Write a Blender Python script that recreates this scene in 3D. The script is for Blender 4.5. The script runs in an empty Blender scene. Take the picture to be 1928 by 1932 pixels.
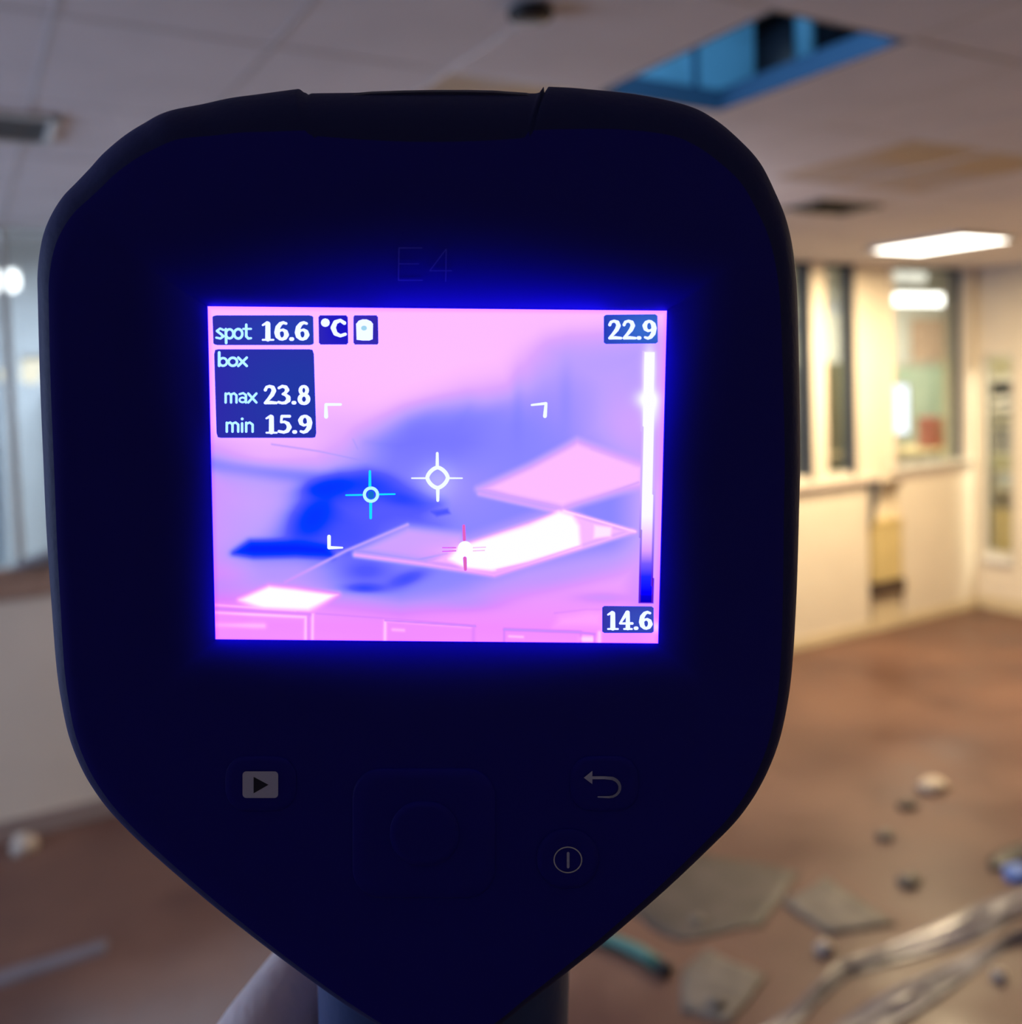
import bpy, bmesh, math, random
import numpy as np
from mathutils import Vector, Matrix

random.seed(4)
S = bpy.context.scene
COL = S.collection
rad = math.radians

# ------------------------------------------------------------------ camera
CAM = Vector((0, 0, 1.97))
yaw, pitch, roll = rad(30), rad(-3), rad(1.9)
F0 = Vector((math.sin(yaw), math.cos(yaw), 0)); R0 = Vector((math.cos(yaw), -math.sin(yaw), 0)); U0 = Vector((0, 0, 1))
F1 = F0 * math.cos(pitch) + U0 * math.sin(pitch)
U1 = U0 * math.cos(pitch) - F0 * math.sin(pitch)
R2 = R0 * math.cos(roll) - U1 * math.sin(roll)
U2 = U1 * math.cos(roll) + R0 * math.sin(roll)
cam_rot = Matrix((R2, U2, -F1)).transposed().to_4x4()
cd = bpy.data.cameras.new('camera'); cam = bpy.data.objects.new('camera', cd); COL.objects.link(cam)
cam.matrix_world = Matrix.Translation(CAM) @ cam_rot
FPX = 1800.0
cd.sensor_fit = 'VERTICAL'; cd.sensor_height = 36; cd.sensor_width = 36
cd.lens = FPX / 1932 * 36
cd.shift_y = -162 / 1932
cd.clip_start = 0.01; cd.clip_end = 100
cd.dof.use_dof = True; cd.dof.focus_distance = 0.133; cd.dof.aperture_fstop = 15.5
S.camera = cam

# ------------------------------------------------------------------ world and exposure
w = bpy.data.worlds.new('world'); S.world = w; w.use_nodes = True
w.node_tree.nodes['Background'].inputs[0].default_value = (0.30, 0.36, 0.48, 1)
w.node_tree.nodes['Background'].inputs[1].default_value = 0.15
S.view_settings.view_transform = 'Standard'; S.view_settings.look = 'None'
S.view_settings.gamma = 1.0; S.view_settings.use_curve_mapping = False
S.view_settings.exposure = 0.0
S.cycles.use_denoising = True
S.cycles.max_bounces = 8; S.cycles.diffuse_bounces = 4; S.cycles.glossy_bounces = 3
S.cycles.transparent_max_bounces = 12; S.cycles.caustics_reflective = False; S.cycles.caustics_refractive = False
S.cycles.sample_clamp_indirect = 4

def area(name, loc, target, sx, sy, power, col):
    l = bpy.data.lights.new(name, 'AREA'); l.shape = 'RECTANGLE'; l.size = sx; l.size_y = sy
    l.energy = power; l.color = col
    o = bpy.data.objects.new(name, l); COL.objects.link(o); o.location = loc
    o.rotation_euler = (Vector(target) - Vector(loc)).to_track_quat('-Z', 'Y').to_euler()
    return o
# daylight through the window in the left wall, the lit ceiling panels of the rooms, and added fill lights
area('daylight_left', (-3.95, 3.4, 1.65), (1, 3.0, 2.5), 2.0, 1.7, 150, (0.50, 0.66, 1.0))
area('panel_light_warm', (5.13, 3.68, 2.655), (5.13, 3.68, 0), 0.46, 0.6, 122, (1.0, 0.78, 0.46))
area('fill_down', (2.05, 3.45, 2.405), (2.05, 3.45, 0), 0.75, 0.14, 7, (0.86, 0.86, 1.0))
area('fill_up', (2.05, 3.45, 2.465), (2.05, 3.45, 3), 0.75, 0.14, 34, (0.90, 0.86, 1.0))  # added uplight that brightens the ceiling
area('fill_panel_right', (6.3, 1.73, 2.655), (6.3, 1.73, 0), 0.75, 0.55, 34, (1.0, 0.78, 0.46))  # added fill for the right wall, its panel out of frame
area('back_room_cool', (0.5, 6.6, 3.0), (0.5, 6.6, 0), 2.2, 0.6, 150, (0.66, 0.80, 1.0))
area('back_room_warm', (9.9, 6.9, 3.0), (9.9, 6.9, 0), 2.2, 0.6, 150, (1.0, 0.90, 0.66))
area('store_room_light', (7.7, 3.6, 2.6), (7.5, 4.2, 0.8), 0.6, 0.6, 190, (1.0, 0.93, 0.72))
area('plenum_fill', (1.15, 1.15, 3.1), (1.8, 2.1, 2.9), 0.3, 0.2, 8.0, (0.45, 0.72, 1.0))  # added fill that lights the ducts above the missing tile

# ------------------------------------------------------------------ helpers
def mat(name, col, rough=0.6, spec=0.5, metal=0.0, noise=0.0, nscale=8.0, bump=0.0, bscale=60.0, col2=None, coat=0.0, rough2=None, sheen=0.0, sss=0.0):
    m = bpy.data.materials.new(name); m.use_nodes = True
    nt = m.node_tree; b = nt.nodes['Principled BSDF']
    b.inputs['Base Color'].default_value = (*col, 1); b.inputs['Roughness'].default_value = rough
    b.inputs['Specular IOR Level'].default_value = spec; b.inputs['Metallic'].default_value = metal
    b.inputs['Coat Weight'].default_value = coat
    if sss:
        b.inputs['Subsurface Weight'].default_value = sss; b.inputs['Subsurface Radius'].default_value = (.010, .004, .002); b.inputs['Subsurface Scale'].default_value = 1
    tc = nt.nodes.new('ShaderNodeTexCoord')
    if noise or col2:
        n = nt.nodes.new('ShaderNodeTexNoise'); n.inputs['Scale'].default_value = nscale; n.inputs['Detail'].default_value = 5
        nt.links.new(tc.outputs['Object'], n.inputs['Vector'])
        r = nt.nodes.new('ShaderNodeValToRGB'); r.color_ramp.elements[0].position = .35; r.color_ramp.elements[1].position = .65
        c2 = col2 if col2 else tuple(min(1, c * (1 + noise)) for c in col)
        c1 = col if col2 else tuple(c * (1 - noise) for c in col)
        r.color_ramp.elements[0].color = (*c1, 1); r.color_ramp.elements[1].color = (*c2, 1)
        nt.links.new(n.outputs['Fac'], r.inputs['Fac']); nt.links.new(r.outputs['Color'], b.inputs['Base Color'])
        if rough2 is not None:
            q = nt.nodes.new('ShaderNodeMapRange'); q.inputs['From Min'].default_value = .4; q.inputs['From Max'].default_value = .6
            q.inputs['To Min'].default_value = rough; q.inputs['To Max'].default_value = rough2
            nt.links.new(n.outputs['Fac'], q.inputs['Value']); nt.links.new(q.outputs['Result'], b.inputs['Roughness'])
    if bump:
        n2 = nt.nodes.new('ShaderNodeTexNoise'); n2.inputs['Scale'].default_value = bscale; n2.inputs['Detail'].default_value = 3
        nt.links.new(tc.outputs['Object'], n2.inputs['Vector'])
        bp = nt.nodes.new('ShaderNodeBump'); bp.inputs['Strength'].default_value = bump; bp.inputs['Distance'].default_value = .002
        nt.links.new(n2.outputs['Fac'], bp.inputs['Height']); nt.links.new(bp.outputs['Normal'], b.inputs['Normal'])
    return m

def emis(name, col, s):
    m = bpy.data.materials.new(name); m.use_nodes = True; nt = m.node_tree; nt.nodes.clear()
    e = nt.nodes.new('ShaderNodeEmission'); e.inputs[0].default_value = (*col, 1); e.inputs[1].default_value = s
    o = nt.nodes.new('ShaderNodeOutputMaterial'); nt.links.new(e.outputs[0], o.inputs[0]); return m

def glassmat(name, tint=(.95, .97, .97), refl=.10, rough=.03):
    m = bpy.data.materials.new(name); m.use_nodes = True; nt = m.node_tree; nt.nodes.clear()
    t = nt.nodes.new('ShaderNodeBsdfTransparent'); t.inputs[0].default_value = (*tint, 1)
    g = nt.nodes.new('ShaderNodeBsdfGlossy'); g.inputs['Roughness'].default_value = rough
    x = nt.nodes.new('ShaderNodeMixShader'); x.inputs[0].default_value = refl
    o = nt.nodes.new('ShaderNodeOutputMaterial')
    nt.links.new(t.outputs[0], x.inputs[1]); nt.links.new(g.outputs[0], x.inputs[2]); nt.links.new(x.outputs[0], o.inputs[0]); return m

class MB:
    def __init__(s): s.v = []; s.f = []
    def add(s, vs, fs):
        n = len(s.v); s.v += [tuple(v) for v in vs]; s.f += [tuple(i + n for i in f) for f in fs]; return s
    def box(s, x0, x1, y0, y1, z0, z1):
        v = [(x, y, z) for x in (x0, x1) for y in (y0, y1) for z in (z0, z1)]
        return s.add(v, [(0, 1, 3, 2), (4, 6, 7, 5), (0, 4, 5, 1), (2, 3, 7, 6), (0, 2, 6, 4), (1, 5, 7, 3)])
    def tube(s, pts, r, n=8, cap=True):
        pts = [Vector(p) for p in pts]; rs = r if isinstance(r, (list, tuple)) else [r] * len(pts)
        vs = []; fs = []
        for i, p in enumerate(pts):
            d = (pts[min(i + 1, len(pts) - 1)] - pts[max(i - 1, 0)]).normalized()
            a = d.cross(Vector((0, 0, 1)));
            if a.length < .1: a = d.cross(Vector((1, 0, 0)))
            a.normalize(); b = d.cross(a)
            for k in range(n):
                t = 2 * math.pi * k / n; vs.append(p + (a * math.cos(t) + b * math.sin(t)) * rs[i])
        for i in range(len(pts) - 1):
            for k in range(n):
                k2 = (k + 1) % n; fs.append((i * n + k, i * n + k2, (i + 1) * n + k2, (i + 1) * n + k))
        if cap: fs += [tuple(range(n))[::-1], tuple(range((len(pts) - 1) * n, len(pts) * n))]
        return s.add(vs, fs)
    def lathe(s, prof, c, n=24):
        vs = []; fs = []
        for (r, z) in prof:
            for k in range(n):
                t = 2 * math.pi * k / n; vs.append((c[0] + r * math.cos(t), c[1] + r * math.sin(t), c[2] + z))
        m = len(prof)
        for i in range(m - 1):
            for k in range(n):
                k2 = (k + 1) % n; fs.append((i * n + k, i * n + k2, (i + 1) * n + k2, (i + 1) * n + k))
        fs += [tuple(range(n))[::-1], tuple(range((m - 1) * n, m * n))]
        return s.add(vs, fs)
    def mesh(s, name, m, smooth=False, bevel=0):
        me = bpy.data.meshes.new(name); me.from_pydata(s.v, [], s.f)
        bm = bmesh.new(); bm.from_mesh(me)
        if bevel: bmesh.ops.bevel(bm, geom=bm.edges[:], offset=bevel, segments=2, affect='EDGES')
        bmesh.ops.recalc_face_normals(bm, faces=bm.faces[:]); bm.to_mesh(me); bm.free()
        me.materials.append(m)
        if smooth:
            me.polygons.foreach_set('use_smooth', [True] * len(me.polygons))
        return me
    def obj(s, name, m, parent=None, smooth=False, bevel=0, recenter=False):
        return link(name, s.mesh(name, m, smooth, bevel), parent)

def link(name, me, parent=None):
    o = bpy.data.objects.new(name, me); COL.objects.link(o)
    if parent: o.parent = parent
    return o
def tag(o, label, cat, group=None):
    o['label'] = label; o['category'] = cat
    if group: o['group'] = group
    return o
def thing(name, label, cat, loc=(0, 0, 0), group=None, rot=0):
    o = bpy.data.objects.new(name, None); COL.objects.link(o); o.location = loc; o.rotation_euler = (0, 0, rot)
    o.empty_display_size = .05
    return tag(o, label, cat, group)
def struct(o, label=None):
    o['kind'] = 'structure'
    if label: o['label'] = label
    return o

# ------------------------------------------------------------------ materials
M = {}
M['wall'] = mat('wall_paint', (.70, .62, .51), .55, noise=.03, nscale=3)
M['wall_cool'] = mat('wall_paint_back_room', (.62, .64, .64), .6, noise=.04, nscale=2)
M['wall_store'] = mat('store_paint', (.60, .55, .38), .6, noise=.04)
M['floor'] = mat('vinyl_floor', (.086, .040, .033), .33, spec=.3, col2=(.150, .078, .056), nscale=1.7, rough2=.5, bump=.1, bscale=12)
M['floor2'] = mat('carpet_back_room', (.20, .17, .14), .8, noise=.1)
M['tile'] = mat('ceiling_tile', (.80, .77, .80), .85, noise=.04, nscale=3, bump=.2, bscale=150)
M['tile_mottled'] = mat('ceiling_tile_mottled', (.62, .58, .58), .85, col2=(.66, .50, .28), nscale=2.2)
M['ceil'] = mat('ceiling_board', (.66, .63, .65), .85, noise=.03)
M['grid'] = mat('ceiling_grid_metal', (.62, .59, .61), .5)
M['trim'] = mat('window_trim', (.56, .53, .47), .45)
M['darkframe'] = mat('dark_frame', (.075, .082, .095), .4)
M['greyframe'] = mat('grey_frame', (.26, .29, .30), .4)
M['sillwood'] = mat('sill_wood', (.34, .22, .16), .4, noise=.12, nscale=14)
M['sillwhite'] = mat('sill_paint', (.62, .53, .47), .4)
M['base'] = mat('baseboard_vinyl', (.30, .23, .20), .4, noise=.05)
M['basepale'] = mat('baseboard_yellow', (.60, .50, .33), .45, noise=.05)
M['glass'] = glassmat('window_glass')
M['lamp'] = emis('lamp_diffuser', (1, .93, .80), 9)
M['lampw'] = emis('lamp_tube_white', (1, .96, .86), 5)
M['lampc'] = emis('lamp_tube_cool', (.93, .97, 1), 4)
M['lampdim2'] = emis('lamp_tube_soft', (1, .95, .78), 1.3)
M['lampdim'] = emis('lamp_tube_dim', (.95, .92, .78), .75)
M['metal'] = mat('grey_metal', (.42, .43, .44), .4, metal=.6)
M['white'] = mat('white_plastic', (.72, .72, .70), .4)
M['black'] = mat('black_plastic', (.015, .015, .018), .5)
M['bluedark'] = mat('blue_strap', (.03, .10, .20), .5)
M['bluewrap'] = mat('blue_duct_wrap', (.13, .38, .56), .55, noise=.25, nscale=3)
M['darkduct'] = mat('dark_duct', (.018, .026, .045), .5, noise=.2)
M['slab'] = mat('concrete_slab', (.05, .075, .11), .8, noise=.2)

# ------------------------------------------------------------------ room shell
ZC = 2.69
XR, YF = 7.0, 4.7
MB().box(-4.1, 14, -3.1, 4.84, -.1, 0).obj('floor', M['floor'])
fl = struct(bpy.data.objects['floor'], 'reddish brown vinyl floor with damp stains')
struct(MB().box(-4.1, 14, 4.84, 8.4, -.1, 0.0).obj('floor', M['floor2']), 'carpet of the room behind the glass')
# ceiling: backing board with a hole at the missing tile
HX0, HX1, HY0, HY1 = 1.46, 1.88, 1.42, 2.04
cb = MB()
cb.box(-4.1, HX0, -3.1, YF, ZC + .03, ZC + .05); cb.box(HX1, XR, -3.1, YF, ZC + .03, ZC + .05)
cb.box(HX0, HX1, -3.1, HY0, ZC + .03, ZC + .05); cb.box(HX0, HX1, HY1, YF, ZC + .03, ZC + .05)
cb.box(-4.1, XR, -3.1, .18, ZC, ZC + .03); cb.box(-4.1, -1.48, .18, YF, ZC, ZC + .03)
ceiling = struct(cb.obj('ceiling', M['ceil']), 'suspended ceiling of the damaged room')
xs = [-1.48 + .42 * k for k in range(21)] + [XR]
ys = [.18 + .62 * k for k in range(8)] + [YF]
tile_me = MB().box(-.2075, .2075, -.3075, .3075, 0, .014).mesh('ceiling_tile', M['tile'], bevel=.0012)
tile_st = tile_me.copy(); tile_st.materials.clear(); tile_st.materials.append(M['tile_mottled'])
LX0, LX1, LY0, LY1 = 4.87, 5.38, 3.35, 4.02
for i in range(len(xs) - 1):
    for j in range(len(ys) - 1):
        cx, cy = (xs[i] + xs[i + 1]) / 2, (ys[j] + ys[j + 1]) / 2
        if HX0 < cx < HX1 and HY0 < cy < HY1: continue
        if 5.88 < cx < 6.72 and 1.42 < cy < 2.04: continue
        is_mottled = (2.7 < cx < 3.6 and 1.9 < cy < 2.7) or (1.04 < cx < 1.46 and 2.04 < cy < 2.66)  # yellowish brown mottled tiles; the one beside the opening is stained
        o = link('ceiling_tile', tile_st if is_mottled else tile_me, ceiling)
        o.location = (cx, cy, ZC + random.uniform(-.0015, .0015))
        o.scale = ((xs[i + 1] - xs[i]) / .42, (ys[j + 1] - ys[j]) / .62, 1)
        if is_mottled: o['label'] = 'ceiling tile with yellowish brown mottling'
g = MB()
for x in xs[1:-1]:
    if HX0 - .01 < x < HX1 + .01 or LX0 + .1 < x < LX1 - .1:
        segs = [(.18, YF)]
    else: segs = [(.18, YF)]
    for a, b in segs: g.box(x - .005, x + .005, a, b, ZC - .0012, ZC + .028)
for y in ys[1:-1]: 
    segs = [(-1.48, XR)]
    for a, b in segs: g.box(a, b, y - .005, y + .005, ZC - .001, ZC + .028)
g.obj('ceiling_grid', M['grid'], ceiling)
hf = MB(); q = .008
hf.box(HX0, HX0 + q, HY0, HY1, ZC - .002, ZC + .054).box(HX1 - q, HX1, HY0, HY1, ZC - .002, ZC + .054).box(HX0 + q, HX1 - q, HY0, HY0 + q, ZC - .002, ZC + .054).box(HX0 + q, HX1 - q, HY1 - q, HY1, ZC - .002, ZC + .054)
hf.obj('opening_edge', M['bluedark'], ceiling)

# plenum above the missing tile
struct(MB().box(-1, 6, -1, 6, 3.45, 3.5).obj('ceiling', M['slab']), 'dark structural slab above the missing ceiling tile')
d = thing('blue_air_duct', 'bright blue wrapped duct at the left end of the opening in the ceiling', 'duct', (1.5, 2.30, 2.76))
MB().box(-.9, .62, -.18, .25, .0, .5).obj('duct_body', M['bluewrap'], d, bevel=.02)
for sx in (-.3, .36): MB().box(sx, sx + .015, -.19, .26, -.01, .51).obj('duct_strap', M['bluedark'], d)
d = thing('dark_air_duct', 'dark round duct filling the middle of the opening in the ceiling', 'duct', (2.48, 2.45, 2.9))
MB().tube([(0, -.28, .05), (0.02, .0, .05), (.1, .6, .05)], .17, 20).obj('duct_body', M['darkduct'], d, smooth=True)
for y in (-.2, .2): MB().tube([(0.01, y, .21), (.01, y, .55)], .006, 6).obj('hanger_rod', M['metal'], d)
p = MB().tube([(2.235, 2.05, 2.70), (2.235, 2.05, 3.45)], .03, 10).obj('blue_pipe', M['bluewrap'], smooth=True)
tag(p, 'thin upright blue pipe between the blue duct and the round dark duct', 'pipe')
p = MB().tube([(2.78, 2.0, 2.70), (2.78, 2.0, 3.45)], .06, 12).obj('insulated_pipe', M['bluewrap'], smooth=True)
tag(p, 'thick upright blue pipe at the right end of the opening in the ceiling', 'pipe')
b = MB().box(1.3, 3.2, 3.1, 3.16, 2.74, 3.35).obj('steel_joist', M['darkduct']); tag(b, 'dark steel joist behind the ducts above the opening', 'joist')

# far wall with its windows (x intervals of glass), sill height 1.17
SILL = 1.17
wins = [(-2.6, -1.3), (-1.2, .195), (.205, 1.35), (1.75, 2.75), (2.85, 3.75), (4.15, 4.55), (4.72, 5.15), (5.29, 5.59), (6.00, 6.86)]
NX0, NX1, NZ1 = 5.70, 6.08, 1.10      # niche below the sill
wb = MB()
wb.box(-4.1, NX0, YF, YF + .14, 0, SILL); wb.box(NX1, 7.05, YF, YF + .14, 0, SILL)
wb.box(NX0, NX1, YF, YF + .14, NZ1, SILL); wb.box(NX0, NX1, YF + .11, YF + .14, 0, NZ1)
prev = -4.1
for a, b in wins + [(7.05, 7.05)]:
    if a > prev: wb.box(prev, a, YF, YF + .14, SILL, ZC + .06)
    prev = b
wall_far = struct(wb.obj('wall_far', M['wall']), 'cream partition wall with a row of interior windows')
for n, (a, b) in enumerate(wins, 1):
    fr = MB(); t = .010 if n < 4 else (.024 if n == 9 else .035)
    fr.box(a, a + t, YF + .03, YF + .11, SILL, ZC); fr.box(b - t, b, YF + (.05 if n == 9 else .0), YF + .11, SILL, ZC)
    fr.box(a + t, b - t, YF + .03, YF + .11, ZC - t, ZC); 
    o = struct(fr.obj('window_%d' % n, M['darkframe'])) if n > 3 else struct(fr.obj('window_%d' % n, M['greyframe']))
    MB().box(a + t, b - t, YF + .06, YF + .066, SILL + .03, ZC - t).obj('pane', M['glass'], o)
    MB().box(a, b, YF + .02, YF + .11, SILL, SILL + .03).obj('bottom_rail', M['trim'], o)
MB().box(5.97, 6.89, YF - .035, YF + .02, SILL - .005, SILL + .022).obj('window_sill', M['trim'], bpy.data.objects['window_9'])
MB().box(5.99, 6.87, YF - .012, YF, SILL - .06, SILL - .01).obj('apron', M['sillwhite'], bpy.data.objects['window_9'])
struct(MB().box(3.9, 5.76, YF - .05, YF, SILL - .045, SILL - .01).obj('trim_1', M['sillwhite']), 'pale ledge under the narrow windows')
o = struct(MB().box(-4, 1.6, YF - .03, YF + .03, SILL + .0, SILL + .03).box(-4, 1.6, YF - .02, YF, SILL - .10, SILL).obj('trim_2', M['sillwood'], bevel=.004), 'brown wooden sill over the pale low wall')
struct(MB().box(-4, 1.75, YF - .015, YF, 0, .09).obj('baseboard_far', M['base'], bevel=.003), 'dark baseboard along the pale low wall')
struct(MB().box(1.75, 6.985, YF - .012, YF, 0, .075).obj('baseboard_far', M['basepale'], bevel=.003), 'yellowish baseboard under the narrow windows')
struct(MB().box(6.988, XR, 3.0, YF - .012, 0, .10).obj('baseboard_right', M['basepale'], bevel=.003), 'yellowish baseboard of the right wall')
struct(MB().box(5.945, 5.985, YF - .02, YF, SILL - .01, ZC).box(6.89, 6.93, YF - .02, YF, SILL - .01, ZC).obj('trim_3', M['wall']), 'painted casing beside the widest window')

# right wall with tall sidelight and door
GY0, GY1, GZ0, GZ1 = 4.415, 4.625, .47, 2.0
DY0, DY1 = 3.25, 4.20
wr = MB()
wr.box(XR, XR + .05, GY1, YF, 0, ZC + .05); wr.box(XR, XR + .05, DY1, GY0, 0, ZC + .05)
wr.box(XR, XR + .05, GY0, GY1, 0, GZ0); wr.box(XR, XR + .05, GY0, GY1, GZ1, ZC + .05)
wr.box(XR, XR + .05, -3.1, DY0, 0, ZC + .05); wr.box(XR, XR + .05, DY0, DY1, 2.1, ZC + .05)
struct(wr.obj('wall_right', M['wall']), 'cream right wall with a tall narrow window beside the door')
o = struct(MB().box(XR - .012, XR + .045, GY0 - .03, GY0, GZ0 - .03, GZ1 + .03).box(XR - .012, XR + .045, GY1, GY1 + .03, GZ0 - .03, GZ1 + .03)
           .box(XR - .012, XR + .045, GY0, GY1, GZ0 - .05, GZ0).box(XR - .012, XR + .045, GY0, GY1, GZ1, GZ1 + .02).obj('window_10', M['trim']), 'tall narrow interior window showing shelves')
MB().box(XR + .03, XR + .036, GY0, GY1, GZ0, GZ1).obj('pane', M['glass'], o)
MB().box(XR - .04, XR + .0, GY0 - .01, GY1 + .02, GZ0 - .085, GZ0 - .05).obj('window_sill', M['white'], o)
dr = struct(MB().box(XR + .004, XR + .046, DY0 + .01, DY1 - .01, 0.005, 2.09).obj('door_1', M['sillwood'], bevel=.004), 'flush wooden door in the right wall')
MB().tube([(XR + .01, DY0 + .1, 1.02), (XR - .03, DY0 + .1, 1.02), (XR - .03, DY0 + .22, 1.02)], .009).obj('door_handle', M['metal'], dr, smooth=True)
# left and near walls, back room, store room
wl = MB(); wl.box(-4.1, -4, -3.1, 2.35, 0, 2.74).box(-4.1, -4, 4.45, YF, 0, 2.74).box(-4.1, -4, 2.35, 4.45, 0, .75).box(-4.1, -4, 2.35, 4.45, 2.55, 2.74)
struct(wl.obj('wall_left', M['wall']))
o = struct(MB().box(-4.06, -4.0, 2.35, 4.45, .75, .80).box(-4.06, -4.0, 2.35, 4.45, 2.5, 2.55).box(-4.06, -4.0, 3.37, 3.43, .8, 2.5).box(-4.06, -4, 2.35, 2.40, .8, 2.5).box(-4.06, -4, 4.4, 4.45, .8, 2.5).obj('window_11', M['trim']))
MB().box(-4.035, -4.03, 2.4, 4.4, .8, 2.5).obj('pane', M['glass'], o)
struct(MB().box(-4.1, XR + .12, -3.2, -3.1, 0, 2.74).obj('wall_near', M['wall']))
struct(MB().box(-4.1, 14, 8.4, 8.5, 0, 3.2).obj('wall_back', M['wall_cool']), 'far wall of the room behind the glass')
struct(MB().box(-4.2, -4.1, 4.84, 8.5, 0, 3.2).box(14, 14.1, 4.84, 8.5, 0, 3.2).obj('wall_end', M['wall_cool']))
struct(MB().box(-4.1, 7.05, 4.70, 4.84, ZC + .06, 3.2).box(-4.1, 14, 4.84, 8.5, 3.15, 3.2).obj('ceiling', M['ceil']), 'ceiling of the room behind the glass')
struct(MB().box(9.2, 9.3, 2.9, 4.95, 0, 2.75).box(7.12, 9.3, 2.8, 2.9, 0, 2.75).box(7.12, 14, 4.95, 5.0, 0, 3.2).box(7.0, 7.06, 4.84, 5.0, 0, 3.2).box(7.06, 7.12, 4.95, 5.0, 0, 3.2).box(7.05, 7.12, 2.8, 2.9, 0, 2.75).obj('wall_store', M['wall_store']), 'far wall of the store room')
struct(MB().box(7.05, 9.3, 2.8, 4.95, 2.7, 2.75).obj('ceiling', M['ceil']), 'store room ceiling')

# ------------------------------------------------------------------ ceiling fittings
def ceiling_light(x0, x1, y0, y1, label, dz=0):
    t = thing('ceiling_light', label, 'light', ((x0 + x1) / 2, (y0 + y1) / 2, ZC - dz), 'ceiling lights')
    hx, hy = (x1 - x0) / 2 - .006, (y1 - y0) / 2 - .006
    MB().box(-hx, hx, -hy, -hy + .02, -.008, .02).box(-hx, hx, hy - .02, hy, -.008, .02).box(-hx, -hx + .02, -hy, hy, -.008, .02).box(hx - .02, hx, -hy, hy, -.008, .02).obj('frame', M['white'], t)
    MB().box(-hx + .02, hx - .02, -hy + .02, hy - .02, -.004, .004).obj('diffuser', M['lamp'], t)
ceiling_light(LX0, LX1, LY0, LY1, 'lit rectangular ceiling panel in front of the widest window', .02)
ceiling_light(5.88, 6.72, 1.42, 2.04, 'added unseen ceiling panel that brightens the right wall')  # added out of frame to brighten the right wall
t = thing('fill_pendant', 'added fill pendant hidden behind the handheld camera', 'light', (2.05, 3.45, 2.435))  # added to brighten the ceiling, out of sight behind the device
MB().box(-.40, .40, -.08, .08, -.02, .02).obj('lamp_body', M['white'], t, bevel=.006)
MB().box(-.38, .38, -.07, .07, -.025, -.02).obj('diffuser', M['lampw'], t); MB().box(-.38, .38, -.07, .07, .02, .025).obj('upper_diffuser', M['lampw'], t)
for q in (-.3, .3): MB().tube([(q, 0, .02), (q, 0, .255)], .003, 6).obj('hanger', M['metal'], t)
o = MB().lathe([(.028, 0), (.040, -.004), (.046, -.012), (.042, -.022), (.02, -.028)], (0, 0, 0)).obj('smoke_detector', M['black'], smooth=True)
o.location = (1.01, 1.62, ZC); tag(o, 'small round black fitting at the top centre of the ceiling', 'detector')
def vent(loc, sx, sy, label, m1, m2):
    t = thing('ceiling_vent', label, 'vent', loc, 'ceiling vents')
    MB().box(-sx, sx, -sy, -sy + .02, -.012, .0).box(-sx, sx, sy - .02, sy, -.012, .0).box(-sx, -sx + .02, -sy, sy, -.012, .0).box(sx - .02, sx, -sy, sy, -.012, .0).obj('frame', m1, t)
    MB().box(-sx + .02, sx - .02, -sy + .02, sy - .02, -.003, -.001).obj('backing', m2, t)
    n = 5
    for k in range(n):
        y = -sy + .02 + (2 * sy - .04) * (k + .5) / n
        MB().add([(-sx + .02, y - .02, -.010), (sx - .02, y - .02, -.010), (sx - .02, y + .012, -.003), (-sx + .02, y + .012, -.003)], [(0, 1, 2, 3)]).obj('slat', m1, t)
vent((.10, 2.93, ZC), .17, .16, 'pale square air vent in the ceiling at the left edge', M['white'], M['metal'])
vent((3.47, 3.04, ZC), .2, .12, 'dark slatted air vent in the ceiling right of the handheld camera', M['darkframe'], M['black'])

# lamps of the back room, hung below its ceiling
def batten(name, x0, x1, y, z, th, m, label, body=True):
    t = thing(name, label, 'light', ((x0 + x1) / 2, y, z), 'strip lights in the room behind the glass')
    h = (x1 - x0) / 2
    MB().box(-h, h, -.05, .05, -th / 2, th / 2).obj('diffuser', m, t, bevel=min(.018, th / 3))
    MB().box(-h, h, -.03, .03, th / 2, th / 2 + .025).obj('lamp_body', M['white'], t)
    for s in (-.7, .7): MB().tube([(s * h, 0, th / 2 + .02), (s * h, 0, 3.15 - z)], .004, 6).obj('hanger', M['metal'], t)
LAMPS = [
 ('strip_light', 7.98, 8.72, 6.45, 2.85, .11, 'lampdim2', 'upper, softer strip light seen through the widest window'),
 ('strip_light', 8.0, 9.02, 6.25, 2.60, .11, 'lampw', 'bright strip light seen through the widest window'),
 ('strip_light', 7.10, 7.46, 6.3, 2.505, .09, 'lampdim', 'faint strip light seen through the narrow window beside the wall pier'),
 ('strip_light', 6.45, 6.82, 6.3, 2.31, .10, 'lampdim', 'lower faint strip light seen through the narrow window touching the handheld camera'),
 ('strip_light', 6.47, 6.82, 6.6, 2.92, .10, 'lampdim', 'upper faint strip light seen through the narrow window touching the handheld camera'),
 ('strip_light', -1.0, .33, 6.0, 2.59, .11, 'lampc', 'bright white lamp in the left window near the ceiling'),
 ('strip_light', .31, 1.5, 6.0, 2.125, .05, 'lampdim2', 'long warm strip light low in the left windows'),
]
for a in LAMPS: batten(a[0], a[1], a[2], a[3], a[4], a[5], M[a[6]], a[7])
o = MB().lathe([(.01, .06), (.035, .05), (.055, .02), (.05, -.02), (.02, -.04)], (0, 0, 0), 16).obj('globe_lamp', M['lampdim2'], smooth=True)
o.location = (.35, 5.8, 2.055); tag(o, 'small round lamp at the end of the low strip light', 'light', 'globe lamps behind the glass')
o = MB().lathe([(.01, .06), (.035, .05), (.055, .02), (.05, -.02), (.02, -.04)], (0, 0, 0), 16).obj('globe_lamp', M['lampdim2'], smooth=True)
o.location = (.16, 5.8, 2.06); tag(o, 'small round lamp at the left edge of the picture', 'light', 'globe lamps behind the glass')

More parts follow.
